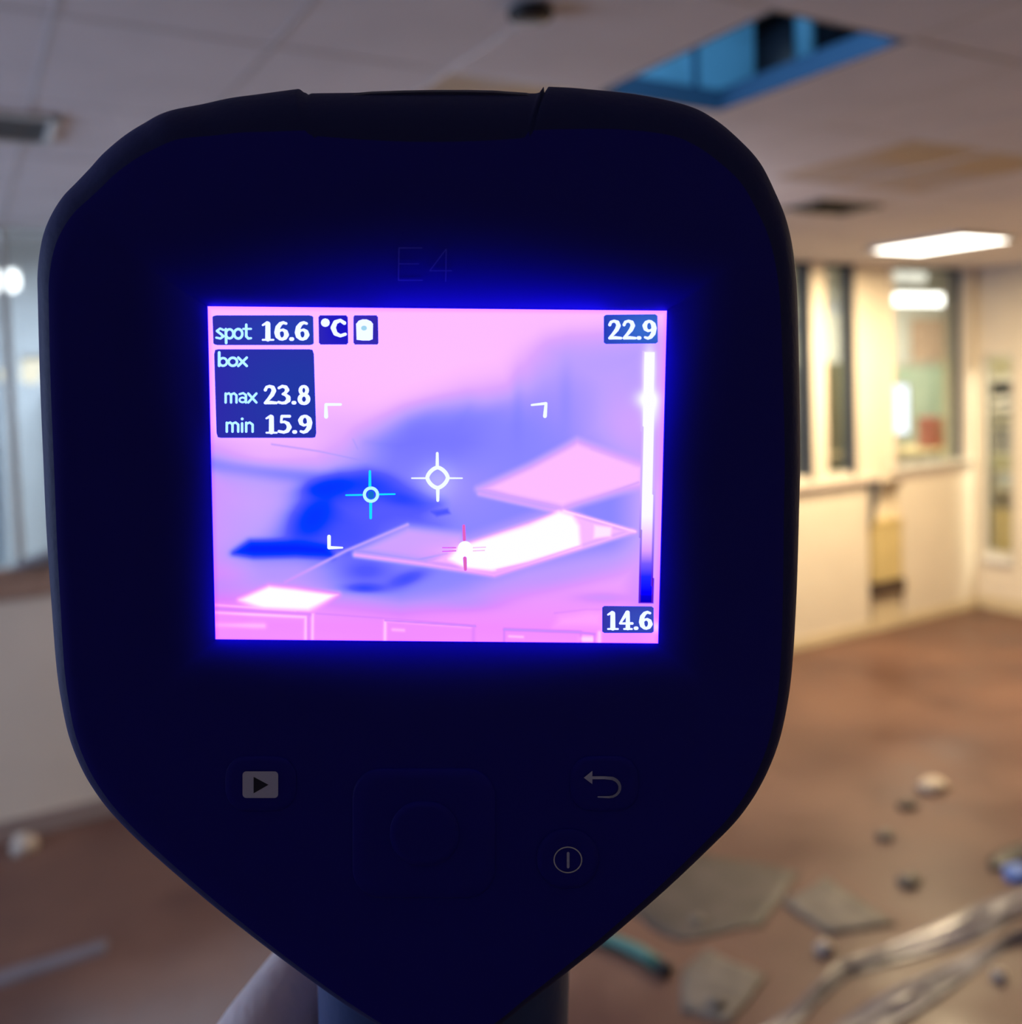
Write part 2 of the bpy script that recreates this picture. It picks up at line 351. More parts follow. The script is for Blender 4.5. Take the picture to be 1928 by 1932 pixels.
# ------------------------------------------------------------------ contents of the back room
M['blind'] = mat('blue_blind', (.62, .78, .90), .7, noise=.05)
M['teal'] = mat('teal_board', (.42, .56, .47), .5, noise=.12, nscale=2)
M['pinkboard'] = mat('cork_board', (.52, .36, .28), .8, noise=.12)
M['screenwhite'] = emis('lit_monitor', (.85, .92, 1.0), 2.2)
M['desk'] = mat('desk_top', (.62, .50, .26), .5, noise=.08)
M['red'] = mat('red_card', (.50, .12, .10), .6); M['tealdark'] = mat('dark_teal_plastic', (.05, .16, .18), .5)
M['greycab'] = mat('grey_cabinet', (.25, .27, .30), .5)
M['olive'] = mat('olive_board', (.32, .33, .20), .6)
# pale blue blind behind the leftmost glass
t = thing('roller_blind', 'pale blue blind behind the leftmost glass pane', 'blind', (-.55, 4.93, SILL))
MB().box(-.62, .71, -.01, 0, -.0, 1.0).obj('fabric', M['blind'], t); MB().tube([(-.62, 0, 1.02), (.71, 0, 1.02)], .03, 10).obj('roller', M['white'], t, smooth=True)
MB().box(-.62, .71, -.018, .008, -.03, 0).obj('bottom_bar', M['white'], t)
t = thing('grey_cupboard', 'grey cupboard against the wall behind the left window', 'cupboard', (1.0, 8.1, 0))
MB().box(-.42, .6, -.25, .28, 0, 1.98).obj('body', M['wall_cool'], t, bevel=.01); MB().box(-.36, -.12, -.27, -.25, 1.2, 1.85).obj('door', M['greycab'], t); MB().box(-.3, .6, -.29, -.25, .98, 1.10).obj('shelf_front', M['greycab'], t)
# grey cloth lying on the low wall's sill
cl = MB(); n = 14; vs = []; fs = []
for i in range(n + 1):
    for j in range(7):
        u = i / n; x = .17 + .75 * u; y = YF + .0 + .022 * j
        z = SILL + .032 + .085 * math.sin(min(1, u * 3.2) * math.pi / 2) * (1 - .12 * abs(j - 3)) + .008 * math.sin(9 * u + j)
        vs.append((x, y - .04, z))
for i in range(n):
    for j in range(6): fs.append((i * 7 + j, i * 7 + j + 1, (i + 1) * 7 + j + 1, (i + 1) * 7 + j))
base = len(vs)
vs += [(v[0], v[1], SILL + .031) for v in vs]
fs += [tuple(base + k for k in f)[::-1] for f in fs]
for i in range(n):
    fs.append((i * 7, (i + 1) * 7, base + (i + 1) * 7, base + i * 7)); fs.append((i * 7 + 6, base + i * 7 + 6, base + (i + 1) * 7 + 6, (i + 1) * 7 + 6))
fs.append(tuple([j for j in range(7)] + [base + j for j in range(6, -1, -1)])); e = n * 7
fs.append(tuple([e + j for j in range(6, -1, -1)] + [base + e + j for j in range(7)]))
M['cloth'] = mat('grey_cloth', (.16, .155, .165), .8, noise=.1)
o = cl.add(vs, fs).obj('folded_cloth', M['cloth'], smooth=True); tag(o, 'grey cloth heaped on the brown sill at the left edge', 'cloth')

def thing_box(name, label, cat, x, y, z, sx, sy, sz, m, group=None, bevel=.004):
    o = MB().box(-sx / 2, sx / 2, -sy / 2, sy / 2, 0, sz).obj(name, m, bevel=bevel); o.location = (x, y, z); return tag(o, label, cat, group)
# seen through the widest window, back wall at y 8.4
t = thing('pin_board', 'brown pin board on the wall behind the widest window', 'board', (11.6, 8.38, 2.05))
MB().box(-.55, .9, -.02, .0, -.05, .5).obj('board', M['pinkboard'], t); MB().box(-.58, .93, -.03, 0, -.09, -.05).box(-.58, .93, -.03, 0, .5, .53).obj('frame', M['trim'], t)
t = thing('green_board', 'pale green board behind the widest window', 'board', (11.7, 8.3, .9))
MB().box(-1.1, .9, -.03, .0, .05, 1.02).obj('board', M['teal'], t); MB().box(-1.1, .9, -.05, 0, 0, .05).box(-1.1, .9, -.05, 0, 1.02, 1.05).obj('frame', M['trim'], t)
for sx in (-1.0, .8): MB().box(sx, sx + .04, -.04, 0, -.9, 0).obj('leg', M['metal'], t)
t = thing('desk', 'yellowish desk behind the widest window', 'desk', (8.9, 6.9, 0))
MB().box(-.9, .75, -.35, .35, .98, 1.02).obj('desktop', M['desk'], t, bevel=.005)
for sx in (-.85, .7):
    for sy in (-.3, .3): MB().box(sx - .02, sx + .02, sy - .02, sy + .02, 0, .98).obj('leg', M['metal'], t)
t = thing('monitor', 'glaring lit monitor on the desk behind the widest window', 'monitor', (8.8, 6.9, 1.02), rot=rad(-40))
MB().box(-.17, .17, -.015, .02, .16, .74).obj('casing', M['white'], t, bevel=.005); MB().box(-.145, .145, -.018, -.0155, .19, .71).obj('display', M['screenwhite'], t)
MB().box(-.02, .02, 0, .03, .0, .2).box(-.09, .09, -.07, .08, 0, .012).obj('stand', M['metal'], t)
thing_box('red_folder', 'red folder standing on the desk at the right side of the widest window', 'folder', 9.35, 6.85, 1.02, .12, .25, .34, M['red'])
thing_box('teal_crate', 'dark teal crate on the desk below the red folder', 'crate', 9.55, 6.75, 1.02, .18, .3, .22, M['tealdark'])
thing_box('carton', 'tan carton low at the left side of the widest window', 'box', 8.35, 6.8, 1.02, .32, .22, .09, M['desk'])
thing_box('tall_locker', 'tall grey locker behind the narrow windows', 'locker', 8.0, 8.0, 0, .9, .5, 1.95, M['greycab'])
thing_box('olive_cabinet', 'olive green cabinet behind the narrow window beside the pier', 'cabinet', 9.3, 8.0, 0, .8, .5, 2.0, M['olive'])

# ------------------------------------------------------------------ store room shelves behind the tall window
M['shelfm'] = mat('shelf_paint', (.62, .60, .46), .5); M['paper'] = mat('paper', (.74, .74, .74), .7, noise=.03)
M['blueplastic'] = mat('blue_binder', (.14, .25, .52), .5); M['oliveyellow'] = mat('olive_yellow_panel', (.42, .33, .12), .6, noise=.12, nscale=3)
M['greybox'] = mat('grey_box', (.26, .26, .26), .6); M['bluegrey'] = mat('blue_grey_box', (.34, .40, .44), .6)
t = thing('shelf_unit', 'cream shelf unit seen through the tall narrow window', 'shelf', (7.34, 4.70, 0))
for z in (.02, .93, 1.07, 1.20, 1.43, 1.50, 2.2): MB().box(-.12, .12, -.22, .20, z, z + .02).obj('shelf', M['shelfm'], t)
MB().box(-.12, .12, .20, .22, 0, 2.25).obj('side_panel', M['shelfm'], t); MB().box(-.12, .12, -.24, -.22, 0, 2.25).obj('side_panel', M['shelfm'], t)
MB().box(.12, .13, -.24, .22, 0, 2.25).obj('back_panel', M['shelfm'], t)
MB().box(-.128, -.121, -.22, .20, 1.09, 1.20).obj('drawer_front', M['olive'], t)
MB().box(-.128, -.121, -.22, .20, .04, .77).obj('door', M['oliveyellow'], t)
thing_box('grey_file_box', 'dark grey box on the middle shelf in the tall window', 'box', 7.34, 4.68, 1.221, .2, .36, .19, M['greybox'])
thing_box('paper_tray', 'low grey tray on the narrow shelf in the tall window', 'tray', 7.34, 4.68, 1.451, .2, .36, .04, M['greybox'])
thing_box('blue_binder', 'blue binder at the right end of the top shelf in the tall window', 'binder', 7.335, 4.53, 1.521, .2, .05, .33, M['blueplastic'])
thing_box('dark_storage_box', 'dark box behind the rolled papers on the top shelf', 'box', 7.39, 4.72, 1.521, .10, .24, .27, M['black'])
thing_box('paper_stack', 'stack of white papers topmost on the shelf', 'papers', 7.39, 4.72, 1.792, .10, .25, .06, M['paper'])
thing_box('blue_grey_carton', 'blue grey carton low in the shelf unit behind the tall window', 'box', 7.32, 4.62, .951, .16, .16, .115, M['bluegrey'])
for k, (yy, zz, rr) in enumerate(((4.70, 1.57, .026), (4.72, 1.65, .024))):
    o = MB().tube([(7.25, yy + .11, zz - .01), (7.27, yy - .02, zz), (7.29, yy - .12, zz + .02)], [rr, rr * 1.25, rr], 14).obj('paper_roll', M['paper'], smooth=True)
    tag(o, 'white rolled sheet, %s of the two on the top shelf' % ('lower' if k == 0 else 'upper'), 'paper', 'rolled papers on the top shelf')

# ------------------------------------------------------------------ niche under the ledge
M['yellow'] = mat('yellow_plastic', (.56, .44, .20), .5, noise=.05); M['brown'] = mat('dark_brown_wood', (.07, .045, .03), .5)
t = thing('yellow_bin', 'yellow box bin standing in the wall niche under the ledge', 'bin', (5.89, 4.75, 0.36))
MB().box(-.15, .17, -.06, .05, 0, .42).obj('body', M['yellow'], t, bevel=.012); MB().box(-.16, .18, -.065, .055, .42, .45).obj('lid', M['yellow'], t, bevel=.008)
t = thing('bin_stand', 'low dark brown stand under the yellow bin', 'stand', (5.89, 4.75, 0))
MB().box(-.16, .18, -.08, .055, .26, .36).obj('top', M['brown'], t, bevel=.004)
MB().box(-.14, .16, -.05, .045, 0, .26).obj('base', M['basepale'], t, bevel=.004)
o = MB().add([(5.70, 4.665, 1.125), (5.80, 4.665, 1.125), (5.74, 4.685, .80), (5.70, 4.685, .80), (5.70, 4.685, 1.125), (5.80, 4.685, 1.125), (5.74, 4.695, .80), (5.70, 4.695, .80)],
             [(0, 1, 2, 3), (7, 6, 5, 4), (0, 4, 5, 1), (1, 5, 6, 2), (2, 6, 7, 3), (3, 7, 4, 0)]).obj('hanging_strap', M['darkframe'])
tag(o, 'dark tapering strap hanging from the pale ledge above the niche', 'strap')

# ------------------------------------------------------------------ debris on the floor
M['plaster'] = mat('plaster_crumb', (.50, .42, .34), .8, noise=.1, nscale=30); M['tealhose'] = mat('teal_hose', (.05, .19, .16), .4)
M['plastic'] = mat('plastic_sheet', (.20, .18, .205), .25, spec=.6, noise=.25, nscale=9)
M['mud'] = mat('wet_board', (.045, .034, .03), .55, noise=.3, nscale=6); M['pulp'] = mat('wet_tile_pulp', (.13, .11, .09), .6, noise=.2, nscale=12)
M['strip'] = mat('dull_strip', (.15, .135, .155), .5, noise=.1)
M['bluep'] = mat('blue_rag', (.10, .20, .55), .6)
def lump(name, label, cat, x, y, sx, sy, sz, m, seed=0, group=None, rot=0):
    rnd = random.Random(seed); bm = bmesh.new(); bmesh.ops.create_icosphere(bm, subdivisions=2, radius=1)
    for v in bm.verts:
        k = 1 + rnd.uniform(-.22, .22); v.co = Vector((v.co.x * sx * k, v.co.y * sy * k, max(0, v.co.z * .9 + .35) * sz * k))
    me = bpy.data.meshes.new(name); bm.to_mesh(me); bm.free(); me.materials.append(m)
    me.polygons.foreach_set('use_smooth', [True] * len(me.polygons))
    o = link(name, me); o.location = (x, y, 0); o.rotation_euler = (0, 0, rot); return tag(o, label, cat, group)
G = 'fallen ceiling crumbs on the floor'
lump('plaster_crumb', 'white crumb by the baseboard at the left edge', 'debris', .135, 4.55, .055, .05, .055, M['plaster'], 1, G)
lump('plaster_chunk', 'pale glistening chunk on the brown floor right of the camera housing', 'debris', 3.80, 2.80, .09, .06, .03, M['plaster'], 2, G)
lump('plaster_crumb', 'pale crumb left of the blue rag', 'debris', 3.02, 2.32, .05, .04, .025, M['pulp'], 3, G)
lump('plaster_crumb', 'dull crumb in the middle of the damp floor patch', 'debris', 3.24, 2.61, .045, .035, .02, M['pulp'], 4, G)
lump('plaster_crumb', 'pale round crumb right of the plastic sheet', 'debris', 2.77, 1.80, .025, .025, .025, M['plaster'], 5, G)
lump('plaster_crumb', 'pale crumb at the bottom edge left of the plastic sheet', 'debris', 1.92, 2.18, .035, .03, .025, M['pulp'], 6, G)
lump('plaster_crumb', 'small crumb right behind the teal hose end', 'debris', 2.18, 2.56, .035, .03, .02, M['pulp'], 7, G)
lump('plaster_crumb', 'crumb lying against the upper side of the plastic sheet', 'debris', 2.42, 2.20, .035, .03, .03, M['plaster'], 8, G)
lump('blue_rag', 'small blue rag at the right edge of the floor', 'rag', 3.40, 2.13, .07, .05, .03, M['bluep'], 9)
lump('dark_rag', 'dark flat rag behind the blue rag', 'rag', 3.52, 2.22, .17, .05, .02, M['black'], 19)
lump('dark_crumb', 'dark lump in front of the glistening chunk', 'debris', 3.55, 2.74, .06, .035, .02, M['mud'], 10)
def flat_patch(name, label, pts, th, m, seed):
    rnd = random.Random(seed); n = len(pts); c = Vector((sum(p[0] for p in pts) / n, sum(p[1] for p in pts) / n, 0))
    P = []
    for i in range(n):
        a, b = Vector((*pts[i], 0)), Vector((*pts[(i + 1) % n], 0))
        for k in range(4): q = a.lerp(b, k / 4); P.append(q + (q - c) * rnd.uniform(-.04, .04))
    mb = MB(); N = len(P); rings = [(1, 0), (.97, .7), (.8, 1), (.4, .9), (.05, 1.05)]; vs = []; fs = []
    for s, h in rings:
        for q in P: vs.append((c.x + (q.x - c.x) * s, c.y + (q.y - c.y) * s, .001 + th * h * rnd.uniform(.7, 1.1)))
    for r in range(len(rings) - 1):
        for k in range(N): k2 = (k + 1) % N; fs.append((r * N + k, r * N + k2, (r + 1) * N + k2, (r + 1) * N + k))
    fs.append(tuple(range((len(rings) - 1) * N, len(rings) * N)))
    fs.append(tuple(range(N))[::-1])
    o = mb.add(vs, fs).obj(name, m, smooth=True); return tag(o, label, 'debris', 'sodden sheets of fallen ceiling')
flat_patch('sodden_board', 'dark sodden sheet beside the teal hose', [(2.0, 2.75), (2.5, 2.95), (2.75, 2.6), (2.35, 2.42), (2.05, 2.5)], .008, M['mud'], 1)
flat_patch('sodden_tile', 'paler sodden tile piece between crumbs and plastic sheet', [(2.52, 2.48), (2.78, 2.52), (2.75, 2.17), (2.5, 2.25)], .014, M['pulp'], 2)
flat_patch('sodden_tile', 'greyish sodden tile piece right of the handle at the bottom', [(1.95, 2.38), (2.1, 2.42), (2.16, 2.2), (1.9, 2.10), (1.82, 2.22)], .012, M['pulp'], 3)
# grey flat strip on the floor, left
o = MB().add([(-.25, 3.52, .0), (.34, 3.55, .0), (.36, 3.62, .0), (-.25, 3.62, .0), (-.25, 3.53, .014), (.335, 3.56, .014), (.35, 3.615, .014), (-.25, 3.615, .014)],
    [(3, 2, 1, 0), (4, 5, 6, 7), (0, 1, 5, 4), (1, 2, 6, 5), (2, 3, 7, 6), (3, 0, 4, 7)]).obj('metal_strip', M['strip']); tag(o, 'flat grey metal strip lying on the floor at the lower left', 'strip')
# teal hose
t = thing('teal_hose', 'short teal hose on the floor right of the handle', 'hose', (1.86, 2.56, 0))
MB().tube([(-.12, .17, .022), (-.05, .10, .022), (-.01, .03, .022), (.02, -.06, .022), (.03, -.15, .022)], [.019, .02, .021, .023, .024], 12).obj('tube', M['tealhose'], t, smooth=True)
MB().tube([(.03, -.15, .022), (.034, -.185, .022)], .026, 12).obj('end_cap', M['black'], t, smooth=True)
# crumpled plastic sheet: a long folded ridge running from the bottom edge up to the right
def ridge(name, line, w_, h_, seed, label):
    rnd = random.Random(seed); n = 40; m_ = 12; vs = []; fs = []
    for i in range(n + 1):
        u = i / n; k = u * (len(line) - 1); a = int(min(k, len(line) - 2)); q = Vector(line[a]).lerp(Vector(line[a + 1]), k - a)
        d = (Vector(line[a + 1]) - Vector(line[a])).normalized(); nrm = Vector((-d.y, d.x, 0))
        ww = w_ * (1 + .5 * math.sin(u * 9 + seed)) 
        for j in range(m_ + 1):
            s = j / m_ * 2 - 1
            z = h_ * (abs(math.sin(s * 5 + u * 4 + seed)) ** 1.5) * (1 - s * s) * (1 + .5 * math.sin(u * 17)) + rnd.uniform(0, .003) + .002
            vs.append(q + nrm * s * ww + Vector((0, 0, z)))
    W = m_ + 1
    for i in range(n):
        for j in range(m_): fs.append((i * W + j, i * W + j + 1, (i + 1) * W + j + 1, (i + 1) * W + j))
    o = MB().add(vs, fs).obj(name, M['plastic'], smooth=True)
    sm = o.modifiers.new('thickness', 'SOLIDIFY'); sm.thickness = .001
    return tag(o, label, 'plastic sheet', 'crumpled plastic sheeting on the floor')
ridge('plastic_sheet', [(1.55, 1.92, 0), (2.0, 2.0, 0), (2.38, 2.09, 0), (2.9, 2.03, 0), (3.45, 2.02, 0)], .042, .026, 1, 'crumpled plastic sheet, the upper of two long folds at lower right')
ridge('plastic_sheet', [(1.75, 1.80, 0), (2.1, 1.88, 0), (2.5, 1.89, 0), (2.95, 1.90, 0), (3.4, 1.80, 0)], .040, .024, 4, 'crumpled plastic sheet, the lower of two long folds at lower right')

# ------------------------------------------------------------------ THE HANDHELD THERMAL CAMERA
# device frame: x right, y up along the screen, z towards the viewer, metres; screen plane at z = 0
TAU, RHO, DIST = rad(6.0), rad(-.55), .130
dev_local = Matrix.Translation((0, 0, -DIST)) @ Matrix.Rotation(TAU, 4, 'X') @ Matrix.Rotation(RHO, 4, 'Z')
DEVM = cam.matrix_world @ dev_local
dev_inv = dev_local.inverted()
def dv(u, v, h=0.0):
    """measured position (photo units) -> x, y on the device at height h above its screen plane"""
    r = Vector(((u - 964) / FPX, (804 - v) / FPX, -1)); o = dev_inv @ Vector((0, 0, 0)); d = dev_inv.to_3x3() @ r
    t = (h - o.z) / d.z; p = o + d * t
    return p.x, p.y

dev = bpy.data.objects.new('thermal_camera', None); COL.objects.link(dev); dev.matrix_world = DEVM; dev.empty_display_size = .02
tag(dev, 'dark blue handheld thermal camera with a glowing pink and blue screen', 'thermal camera')

M['body'] = mat('navy_rubber_housing', (.022, .027, .115), .6, spec=.08, bump=.06, bscale=900)
M['face'] = mat('navy_face_plastic', (.012, .010, .27), .45, spec=.10)
M['flap'] = mat('top_flap_rubber', (.012, .013, .055), .55, spec=.3)
M['grip'] = mat('grip_rubber', (.022, .05, .17), .5, spec=.35, bump=.05, bscale=700)
M['icon'] = mat('grey_icon_print', (.50, .52, .78), .5); M['icondark'] = mat('icon_hole', (.004, .004, .03), .5)
M['iconw'] = mat('pale_icon_print', (.95, .95, .97), .5)
M['engrave'] = mat('engraved_line', (.05, .05, .42), .35, spec=.6)
M['gasket'] = M['face']

cx0, cy0 = dv(820, 896)
OUT = [(597, 183), (591, 187), (585, 182), (580, 176), (574, 175), (500, 185), (449, 192), (399, 203), (333, 217), (290, 239), (254, 262), (217, 293), (193, 319), (167, 346), (141, 373), (118, 410), (103, 450), (94, 505), (93, 560), (94, 700), (98, 850), (105, 1000),
       (115, 1130), (125, 1240), (135, 1305), (150, 1370), (175, 1430), (205, 1478), (240, 1520), (300, 1578), (400, 1663), (500, 1741), (600, 1814), (680, 1868), (755, 1910), (835, 1928),
       (925, 1906), (1000, 1852), (1075, 1795), (1150, 1736), (1250, 1651), (1340, 1567), (1390, 1515), (1430, 1455), (1460, 1385), (1478, 1310), (1488, 1230), (1496, 1100), (1501, 950),
       (1503, 850), (1500, 700), (1495, 550), (1488, 480), (1475, 420), (1455, 370), (1425, 312), (1385, 268), (1340, 231), (1290, 206), (1200, 186), (1100, 175), (1060, 172), (1029, 171), (1025, 173), (1019, 181), (1012, 183), (830, 181)]
RIM = -.0065
po = [dv(u, v, RIM) for u, v in OUT]
# fine closed Catmull-Rom
def crom(P, n=10):
    out = []; L = len(P)
    for i in range(L):
        p0, p1, p2, p3 = [np.array(P[(i + k) % L]) for k in (-1, 0, 1, 2)]
        for k in range(n):
            t = k / n; out.append(.5 * ((2 * p1) + (-p0 + p2) * t + (2 * p0 - 5 * p1 + 4 * p2 - p3) * t * t + (-p0 + 3 * p1 - 3 * p2 + p3) * t ** 3))
    return np.array(out)
fine = crom(po)
ang = np.unwrap(np.arctan2(fine[:, 1] - cy0, fine[:, 0] - cx0)); rr = np.hypot(fine[:, 0] - cx0, fine[:, 1] - cy0)
am = np.mod(ang, 2 * np.pi); order = np.argsort(am); AM, RM = am[order], rr[order]
def Rout(a): return float(np.interp(a % (2 * math.pi), AM, RM, period=2 * math.pi))
SC = [dv(388.5, 583), dv(1253.5, 581), dv(1246, 1210), dv(410, 1210)]      # screen corners TL TR BR BL
hw = (SC[1][0] - SC[0][0] + SC[2][0] - SC[3][0]) / 4; hh = (SC[0][1] + SC[1][1] - SC[2][1] - SC[3][1]) / 4
scx = sum(p[0] for p in SC) / 4; scy = sum(p[1] for p in SC) / 4
cx0, cy0 = cx0, cy0
def Rrect(a):
    c, s = math.cos(a), math.sin(a); r = 1e9
    if c > 1e-9: r = min(r, (scx + hw - cx0) / c)
    if c < -1e-9: r = min(r, (scx - hw - cx0) / c)
    if s > 1e-9: r = min(r, (scy + hh - cy0) / s)
    if s < -1e-9: r = min(r, (scy - hh - cy0) / s)
    return r
def amp(a):     # dish depth: deepest above the screen
    s = math.sin(a); up = max(0, s) ** 1.5; dn = max(0, -s) ** 1.5
    return .0014 + .0048 * up + .0010 * dn
def length(a):
    s = math.sin(a); return .0030 + .0040 * max(0, s) ** 1.5 + .001 * max(0, -s)
def face_hr(a, r):
    r0, r1 = Rrect(a), Rout(a); s = r - r0; e = r1 - r
    A = amp(a); h = A * (1 - math.exp(-max(s, 0) / length(a)))
    up = max(0, math.sin(a)) ** 2
    E = .0052 + .0033 * up; D = A - RIM
    if e < E:
        q = min(1, (E - e) / E); h = h - D * (1 - math.sqrt(max(0, 1 - q * q))) * 1.0
    return h
def face_h(x, y):
    return face_hr(math.atan2(y - cy0, x - cx0), math.hypot(x - cx0, y - cy0))
NA = 1080
angs = [2 * math.pi * k / NA for k in range(NA)]
corner = [math.atan2(scy + sy * hh - cy0, scx + sx * hw - cx0) % (2 * math.pi) for sx in (-1, 1) for sy in (-1, 1)]
for c in corner:
    k = min(range(len(angs)), key=lambda i: abs(angs[i] - c)); angs[k] = c
angs.sort()
def ringmesh(rings_fn, nr):
    vs = []; fs = []
    for k in range(nr):
        for a in angs: vs.append(rings_fn(k, a))
    n = len(angs)
    for k in range(nr - 1):
        for i in range(n): j = (i + 1) % n; fs.append((k * n + i, k * n + j, (k + 1) * n + j, (k + 1) * n + i))
    return vs, fs
# front face: from the gasket out to where the edge rounding starts; housing: rounding, sides, back
def frac(k, a):
    r0, r1 = Rrect(a), Rout(a); s0 = .0002
    up = max(0, math.sin(a)) ** 2; E = .0052 + .0033 * up
    return r0 + s0 + (r1 - E * (1 - .25 * (1 - up)) - r0 - s0) * k
NF = 34
def fr(k, a):
    r = frac((k / (NF - 1)) ** 1.7, a); return (cx0 + r * math.cos(a), cy0 + r * math.sin(a), face_hr(a, r))
vs, fs = ringmesh(fr, NF)
MB().add(vs, fs).obj('face_plate', M['face'], dev, smooth=True)
NH = 12
back = [(-.011, 1.0), (-.016, .985), (-.024, .955), (-.034, .90), (-.042, .80), (-.046, .62), (-.048, .3), (-.048, .02)]
def hr(k, a):
    r0, r1 = Rrect(a), Rout(a); up = max(0, math.sin(a)) ** 2; E = .0052 + .0033 * up
    if k < NH:
        q = k / (NH - 1); e0 = E * (1 - .25 * (1 - up)); r = r1 - e0 + e0 * math.sin(q * math.pi / 2); z = face_hr(a, r)
        if k == NH - 1: z = RIM
        return (cx0 + r * math.cos(a), cy0 + r * math.sin(a), z)
    z, s = back[k - NH]; r = r1 * s
    return (cx0 + r * math.cos(a), cy0 + .3 * (1 - s) * .05 + r * math.sin(a), z)
vs, fs = ringmesh(hr, NH + len(back))
MB().add(vs, fs).obj('housing', M['body'], dev, smooth=True)
# gasket around the screen
def gr(k, a):
    r = Rrect(a) + (-.00005, .0003, .0003)[k]; return (cx0 + r * math.cos(a), cy0 + r * math.sin(a), (-.0002, .00010, -.001)[k])
vs, fs = ringmesh(gr, 3)
MB().add(vs, fs).obj('gasket', M['gasket'], dev)
# lens barrel at the far side
MB().lathe([(.015, 0), (.021, 0), (.022, -.004), (.022, -.016), (.019, -.02), (.015, -.02), (.014, -.012), (.002, -.010)], (cx0, cy0 + .012, -.047), 32).obj('lens_barrel', M['black'], dev, smooth=True)
# top flap between the two notches
FL = [(594, 190), (601, 182), (650, 177), (702, 172.5), (760, 170.5), (822, 169.5), (880, 169.5), (930, 170.5), (993, 175), (1010, 180), (1014, 184), (1008, 196), (960, 199), (830, 200), (640, 200), (600, 199)]
m = MB(); n = len(FL); lev = [(-.0062, .0004), (-.0055, 0), (-.0068, -.0), (-.012, 0), (-.026, -.0)]
vs = []
for z, ins in [(.0006, 4.0), (-.0002, 1.5), (RIM, 0), (-.009, 1), (-.012, 7)]:
    for (u, v) in FL:
        x, y = dv(u, v + ins, z); vs.append((x, y, z))
fs = [(k * n + i, k * n + (i + 1) % n, (k + 1) * n + (i + 1) % n, (k + 1) * n + i) for k in range(4) for i in range(n)]
fs += [tuple(range(n)), tuple(range(4 * n, 5 * n))[::-1]]
m.add(vs, fs).obj('top_flap', M['flap'], dev)
# handle
GX = (dv(597, 1900, -.022)[0] + dv(1075, 1900, -.022)[0]) / 2; GW = (dv(1075, 1900, -.022)[0] - dv(597, 1900, -.022)[0]) / 2
vs = []; fs = []; NG = 48; LV = 16
for k in range(LV):
    u = k / (LV - 1); y = -.062 - u * .145; s = 1 + .03 * math.sin(u * 9) + (.05 if u > .93 else 0)
    if k < 6: s = 1
    for i in range(NG):
        t = 2 * math.pi * i / NG; c, q = math.cos(t), math.sin(t)
        X = math.copysign(abs(c) ** .75, c) * GW * s; Z = math.copysign(abs(q) ** .8, q) * .019 * s
        vs.append((GX + X, y, -.024 + Z - .012 * u))
for k in range(LV - 1):
    for i in range(NG): j = (i + 1) % NG; fs.append((k * NG + i, k * NG + j, (k + 1) * NG + j, (k + 1) * NG + i))
fs += [tuple(range(NG)), tuple(range((LV - 1) * NG, LV * NG))[::-1]]
MB().add(vs, fs).obj('handle', M['grip'], dev, smooth=True)
tr = MB().tube([(GX, -.068, -.045), (GX, -.080, -.054), (GX, -.092, -.052)], [.006, .007, .005], 12).obj('trigger', M['body'], dev, smooth=True)

# --- flat prints and raised pads on the face
def on_face(u, v, off=.00012):
    x, y = dv(u, v, .003); x, y = dv(u, v, face_h(x, y)); x, y = dv(u, v, face_h(x, y)); return (x, y, face_h(x, y) + off)
def disc_stroke(pts, conv, off=0, seg=10):
    """variable-width stroke in photo units; conv(u,v) -> 3D; returns MB data"""
    V = []; Fc = []
    P = []
    for i in range(len(pts) - 1):
        (x0, y0, w0), (x1, y1, w1) = pts[i], pts[i + 1]
        k = 3
        for j in range(k): t = j / k; P.append((x0 + (x1 - x0) * t, y0 + (y1 - y0) * t, w0 + (w1 - w0) * t))
    P.append(pts[-1])
    for i in range(len(P) - 1):
        (x0, y0, w0), (x1, y1, w1) = P[i], P[i + 1]; dx, dy = x1 - x0, y1 - y0; L = math.hypot(dx, dy) or 1; nx, ny = -dy / L, dx / L
        b = len(V); V += [(x0 + nx * w0 / 2, y0 + ny * w0 / 2), (x0 - nx * w0 / 2, y0 - ny * w0 / 2), (x1 - nx * w1 / 2, y1 - ny * w1 / 2), (x1 + nx * w1 / 2, y1 + ny * w1 / 2)]; Fc.append((b, b + 1, b + 2, b + 3))
    for (x, y, w_) in P:
        b = len(V); V += [(x + w_ / 2 * math.cos(2 * math.pi * k / seg), y + w_ / 2 * math.sin(2 * math.pi * k / seg)) for k in range(seg)]; Fc.append(tuple(range(b, b + seg)))
    return [conv(*p) for p in V], Fc
def flat_obj(name, data_list, m, parent):
    """coplanar shapes joined into one print; faces kept facing the viewer"""
    mb = MB()
    for V, Fc in data_list: mb.add(V, Fc)
    me = bpy.data.meshes.new(name)
    F2 = []
    for f in mb.f:
        a, b, c = [Vector(mb.v[i]) for i in (f[0], f[1], f[2])]
        F2.append(f if (b - a).cross(c - a).z > 0 else f[::-1])
    me.from_pydata(mb.v, [], F2); me.materials.append(m); return link(name, me, parent)
def poly(pts, conv): return [conv(*p) for p in pts], [tuple(range(len(pts)))]
def rrect(x0, y0, x1, y1, r, n=5):
    P = []
    for cx, cy, a0 in ((x1 - r, y1 - r, 0), (x0 + r, y1 - r, 90), (x0 + r, y0 + r, 180), (x1 - r, y0 + r, 270)):
        for k in range(n + 1): a = rad(a0 + 90 * k / n); P.append((cx + r * math.cos(a), cy + r * math.sin(a)))
    return P
